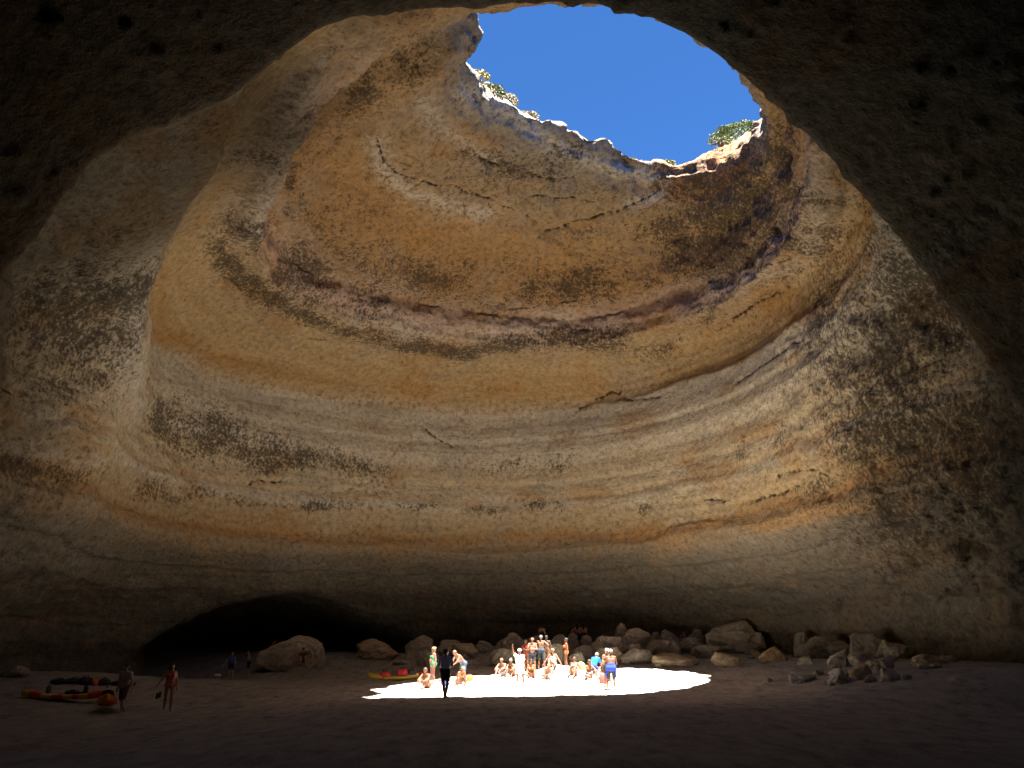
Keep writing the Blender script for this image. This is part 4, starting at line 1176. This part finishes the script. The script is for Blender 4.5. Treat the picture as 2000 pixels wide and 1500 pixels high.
    if kind != 'bald':
        cm = plain('hair_' + hc_, HAIRC.get(hc_, CLO.get(hc_, (.5, .5, .5))), 0.6, 0.2, 40)
        def part(nm, L, mat, neg=None):
            pts = np.array([p for c in L for p in (c[0], c[1])]); r = max(max(c[2], c[3]) for c in L) + .03
            fn = lambda P: sunion([sd_cone(P, *c) for c in L], .012)
            g = fn if neg is None else (lambda P: np.maximum(fn(P), neg(P)))
            Vg, Qg = sd_mesh(nm, g, pts.min(0) - r, pts.max(0) + r, .018)
            if len(Qg): link(nm, mesh_np(nm, Vg, Qg), o, mat)
        face = lambda P: -(((P - hp(0, -.075, .035)) @ (hy * .8 + hz * .6)))             # hair grows behind this plane
        if kind == 'cap':
            part('cap', [(hp(0, .015, .045), hp(0, -.005, .045), .100 * k, .096 * k, None, None), (hp(0, -.09, .05), hp(0, -.145, .035), .045 * k, .04 * k, None, None)],
                 plain('cap_' + hc_, CLO.get(hc_, (.7, .7, .7)), 0.8), lambda P: -((P - hp(0, 0, .035)) @ hz))
            part('hair', [(hp(0, .03, .0), hp(0, .05, -.04), .082 * k, .06 * k, None, None)], plain('hair_brown', HAIRC['brown'], 0.6, 0.2, 40), face)
        else:
            L = [(hp(0, .024, .038), hp(0, -.004, .042), .094 * k, .09 * k, None, None)]
            if kind in ('short', 'bun', 'tail', 'long'): L.append((hp(0, .05, 0), hp(0, .058, -.05), .075 * k, .055 * k, None, None))
            part('hair', L, cm, face)
            if kind == 'bun': part('hair_bun', [(hp(0, .1, .075), hp(0, .105, .08), .05 * k, .05 * k, None, None)], cm)
            if kind == 'tail': part('ponytail', [(hp(0, .1, .04), hp(0, .14, -.1), .03 * k, .03 * k, None, None), (hp(0, .14, -.1), hp(0, .12, -.2), .03 * k, .01 * k, None, None)], cm)
            if kind == 'long': part('long_hair', [(hp(.03, .06, .0), hp(.035, .09, -.2), .062 * k, .05 * k, None, None), (hp(-.03, .06, .0), hp(-.035, .09, -.2), .062 * k, .05 * k, None, None), (hp(0, .09, -.18), hp(0, .085, -.32), .065 * k, .03 * k, None, None)], cm)
    for s in (1, -1):
        e = link('eye', EYE_ME, o); e.location = hp(s * .032, -.088, .012)
    return o, J

GS = 'bathers in the pool of sunlight'
P = person
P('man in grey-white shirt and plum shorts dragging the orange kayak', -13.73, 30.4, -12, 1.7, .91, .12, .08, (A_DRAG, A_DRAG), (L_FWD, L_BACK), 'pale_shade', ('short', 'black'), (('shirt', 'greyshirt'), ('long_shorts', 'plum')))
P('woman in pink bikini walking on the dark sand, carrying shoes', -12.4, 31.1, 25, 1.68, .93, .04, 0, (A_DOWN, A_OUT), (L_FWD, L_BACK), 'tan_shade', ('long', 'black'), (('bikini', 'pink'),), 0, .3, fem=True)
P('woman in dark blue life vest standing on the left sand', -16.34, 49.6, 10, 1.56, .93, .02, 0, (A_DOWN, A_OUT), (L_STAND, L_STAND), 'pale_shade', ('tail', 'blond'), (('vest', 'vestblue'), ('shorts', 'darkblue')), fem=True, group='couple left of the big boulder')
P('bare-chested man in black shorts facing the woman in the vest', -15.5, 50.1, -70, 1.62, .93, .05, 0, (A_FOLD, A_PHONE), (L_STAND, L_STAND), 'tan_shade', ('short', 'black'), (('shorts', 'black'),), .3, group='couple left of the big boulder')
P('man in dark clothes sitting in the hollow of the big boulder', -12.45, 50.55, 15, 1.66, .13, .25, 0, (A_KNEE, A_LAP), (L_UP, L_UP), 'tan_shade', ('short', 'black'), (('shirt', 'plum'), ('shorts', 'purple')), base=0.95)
P('woman in green swimsuit standing with blond hair bun, hand on hip', -3.62, 39.0, -62, 1.66, .93, -.02, 0, (A_DOWN, A_HIP), (L_STAND, L_STAND), 'fair', ('bun', 'blond'), (('swimsuit', 'green'),), .05, 0, 1.15, True, GS)
P('seated bather with arms on knees in front of the green swimsuit woman', -3.75, 38.0, -25, 1.7, .13, .35, 0, (A_KNEE, A_KNEE), (L_UP, L_UP), 'tan', ('short', 'brown'), (('shorts', 'brown'),), .1, group=GS)
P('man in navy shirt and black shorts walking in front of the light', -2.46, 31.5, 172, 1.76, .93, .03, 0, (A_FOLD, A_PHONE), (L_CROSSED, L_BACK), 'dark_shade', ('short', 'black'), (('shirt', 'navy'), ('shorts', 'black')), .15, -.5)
P('bald bare-backed man stooping in blue-grey trousers', -2.25, 39.3, -55, 1.74, .92, .75, 0, (A_FWD, A_FWD), (L_STAND, L_WIDE), 'fair', ('bald', ''), (('trousers', 'jeans'),), .5, group=GS)
P('blond bather crouching with bag between navy shirt and stooping man', -2.38, 38.3, 35, 1.6, .3, .55, 0, (A_LAP, A_FLOOR), (L_SQUAT, L_SQUAT), 'tan', ('short', 'blond'), (('bikini', 'orange'),), .4, fem=True, group=GS)
P('child sitting with legs out, partly behind the navy shirt man', -3.0, 38.6, -70, 1.2, .13, -.1, 0, (A_BACK, A_BACK), (L_FLAT, L_UP), 'tan', ('short', 'blond'), (('shorts', 'royal'),), group=GS)
P('bald seated man, leftmost of the seated pair at the light edge', -0.42, 42.1, -30, 1.7, .13, .3, 0, (A_KNEE, A_KNEE), (L_UP, L_UP), 'fair', ('bald', ''), (('shorts', 'grey'),), .15, group=GS)
P('seated woman with topknot beside the bald man of the pair', 0.02, 42.0, -20, 1.66, .13, .4, 0, (A_KNEE, A_KNEE), (L_UP, L_UP), 'tan', ('bun', 'grey'), (('swimsuit', 'brown'),), .2, fem=True, group=GS)
P('woman in white shirt and blue-white cap waving with raised arm', 0.34, 38.35, 5, 1.66, .93, 0, 0, (A_DOWN, A_UP), (L_WIDE, L_STAND), 'tan', ('cap', 'white'), (('shirt', 'white'), ('shorts', 'white')), .05, fem=True, group=GS)
P('woman with long dark hair standing behind the waving woman', 0.72, 43.9, -35, 1.66, .93, 0, 0, (A_FOLD, A_HIP), (L_STAND, L_STAND), 'tan', ('long', 'black'), (('bikini', 'red'),), fem=True, group=GS)
P('bald stout man standing with hand to chin', 1.04, 42.9, -10, 1.66, .93, .06, 0, (A_FOLD, A_CHIN), (L_STAND, L_STAND), 'fair', ('bald', ''), (('shorts', 'slate'),), .1, 0, 1.18, group=GS)
P('bare-backed man in slate shorts seen from behind, grey hair', 1.47, 43.0, 165, 1.64, .93, .05, 0, (A_FOLD, A_HIP), (L_STAND, L_WIDE), 'tan', ('short', 'grey'), (('long_shorts', 'slate'),), group=GS)
P('dark-skinned man half hidden behind the slate shorts man', 1.8, 43.7, -25, 1.6, .93, .1, 0, (A_DOWN, A_FOLD), (L_STAND, L_STAND), 'dark', ('short', 'black'), (('shorts', 'brown'),), group=GS)
P('dark-haired woman seated on the sand below the bald stout man', 0.92, 41.4, 5, 1.62, .13, .2, 0, (A_LAP, A_LAP), (L_UP, L_TAILOR), 'tan', ('bun', 'black'), (('bikini', 'orange'),), .1, fem=True, group=GS)
P('blond bather propped on arms on top of the sand mound', 2.05, 42.5, -12, 1.68, .13, .1, 0, (A_OUT, A_OUT), (L_FLAT, L_UP), 'fair', ('short', 'blond'), (('swimsuit', 'white'),), .15, fem=True, group=GS)
P('bather curled forward on the lit sand below the mound', 1.68, 41.2, 10, 1.6, .13, .85, 0, (A_KNEE, A_FLOOR), (L_UP, L_TAILOR), 'fair', ('short', 'blond'), (('shorts', 'white'),), .3, group=GS)
P('slim woman in orange bikini standing side-on behind the sand mound', 2.8, 44.2, -78, 1.58, .93, -.03, 0, (A_DOWN, A_HIP), (L_STAND, L_STAND), 'tan', ('bun', 'black'), (('bikini', 'orange'),), 0, fem=True, group=GS)
P('woman in grey bikini sitting back on her hands', 3.02, 41.6, -18, 1.66, .13, -.25, 0, (A_BACK, A_BACK), (L_UP, L_UP), 'tan', ('tail', 'brown'), (('bikini', 'grey'),), .1, -.4, fem=True, group=GS)
P('tanned man sitting with one knee up, left of the blue shirt man', 3.68, 41.2, 30, 1.7, .13, .2, 0, (A_KNEE, A_LAP), (L_UP, L_TAILOR), 'tan', ('short', 'brown'), (('shorts', 'grey'),), .15, .5, group=GS)
P('man in bright blue shirt kneeling over his bag', 4.05, 42.6, 140, 1.72, .36, .6, 0, (A_FWD, A_FWD), (L_KNEEL, L_KNEEL), 'fair', ('short', 'grey'), (('shirt', 'blue'), ('shorts', 'royal')), .3, group=GS)
P('small blond child sitting beside the white cap man', 4.48, 41.9, -15, 1.3, .16, .25, 0, (A_LAP, A_KNEE), (L_UP, L_UP), 'fair', ('short', 'blond'), (('shorts', 'black'),), .2, group=GS)
P('white-haired man seen from behind with blue wetsuit tied at waist', 4.36, 37.5, 178, 1.72, .93, .05, 0, (A_FOLD, A_FOLD), (L_WIDE, L_STAND), 'tan', ('cap', 'white'), (('long_shorts', 'black'), ('waist_wrap', 'royal')), .25, 0, 1.12, group=GS)
P('person mostly hidden behind the white-haired man', 4.28, 38.3, 10, 1.68, .93, .05, 0, (A_FOLD, A_FOLD), (L_STAND, L_STAND), 'tan', ('short', 'white'), (('shorts', 'black'),), .2, group=GS)
GB = 'people standing on the rocks by the back wall'
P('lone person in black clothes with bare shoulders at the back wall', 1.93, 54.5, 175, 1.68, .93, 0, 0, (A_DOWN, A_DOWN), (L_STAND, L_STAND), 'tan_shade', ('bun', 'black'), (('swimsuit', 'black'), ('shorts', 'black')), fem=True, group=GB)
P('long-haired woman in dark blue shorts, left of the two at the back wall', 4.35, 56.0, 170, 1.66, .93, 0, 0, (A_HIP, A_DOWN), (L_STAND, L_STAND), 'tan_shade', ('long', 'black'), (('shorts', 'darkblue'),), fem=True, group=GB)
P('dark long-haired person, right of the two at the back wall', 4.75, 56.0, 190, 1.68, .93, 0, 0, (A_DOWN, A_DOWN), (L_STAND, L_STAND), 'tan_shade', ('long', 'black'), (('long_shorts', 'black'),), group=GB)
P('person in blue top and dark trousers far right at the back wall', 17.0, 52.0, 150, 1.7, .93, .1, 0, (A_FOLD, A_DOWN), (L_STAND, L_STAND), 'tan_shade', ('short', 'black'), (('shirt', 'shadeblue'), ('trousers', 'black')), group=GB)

def carried_shoes():
    t = thing('shoe_pair', -12.7, 30.92, 'dark pair of shoes hanging from the pink bikini woman hand', 'shoes', None, 0.3, zat(-12.5, 31.0) + 0.45)
    for s in (-1, 1):
        V, F = blob(9, (0.045, 0.055, 0.13), 0.08, 2)
        link('shoe', mesh_np('shoe', V + np.array([s * 0.045, 0.01 * s, 0.02 * s]), F), t, plain('black_foam', (.02, .02, .025), 0.9))
carried_shoes()
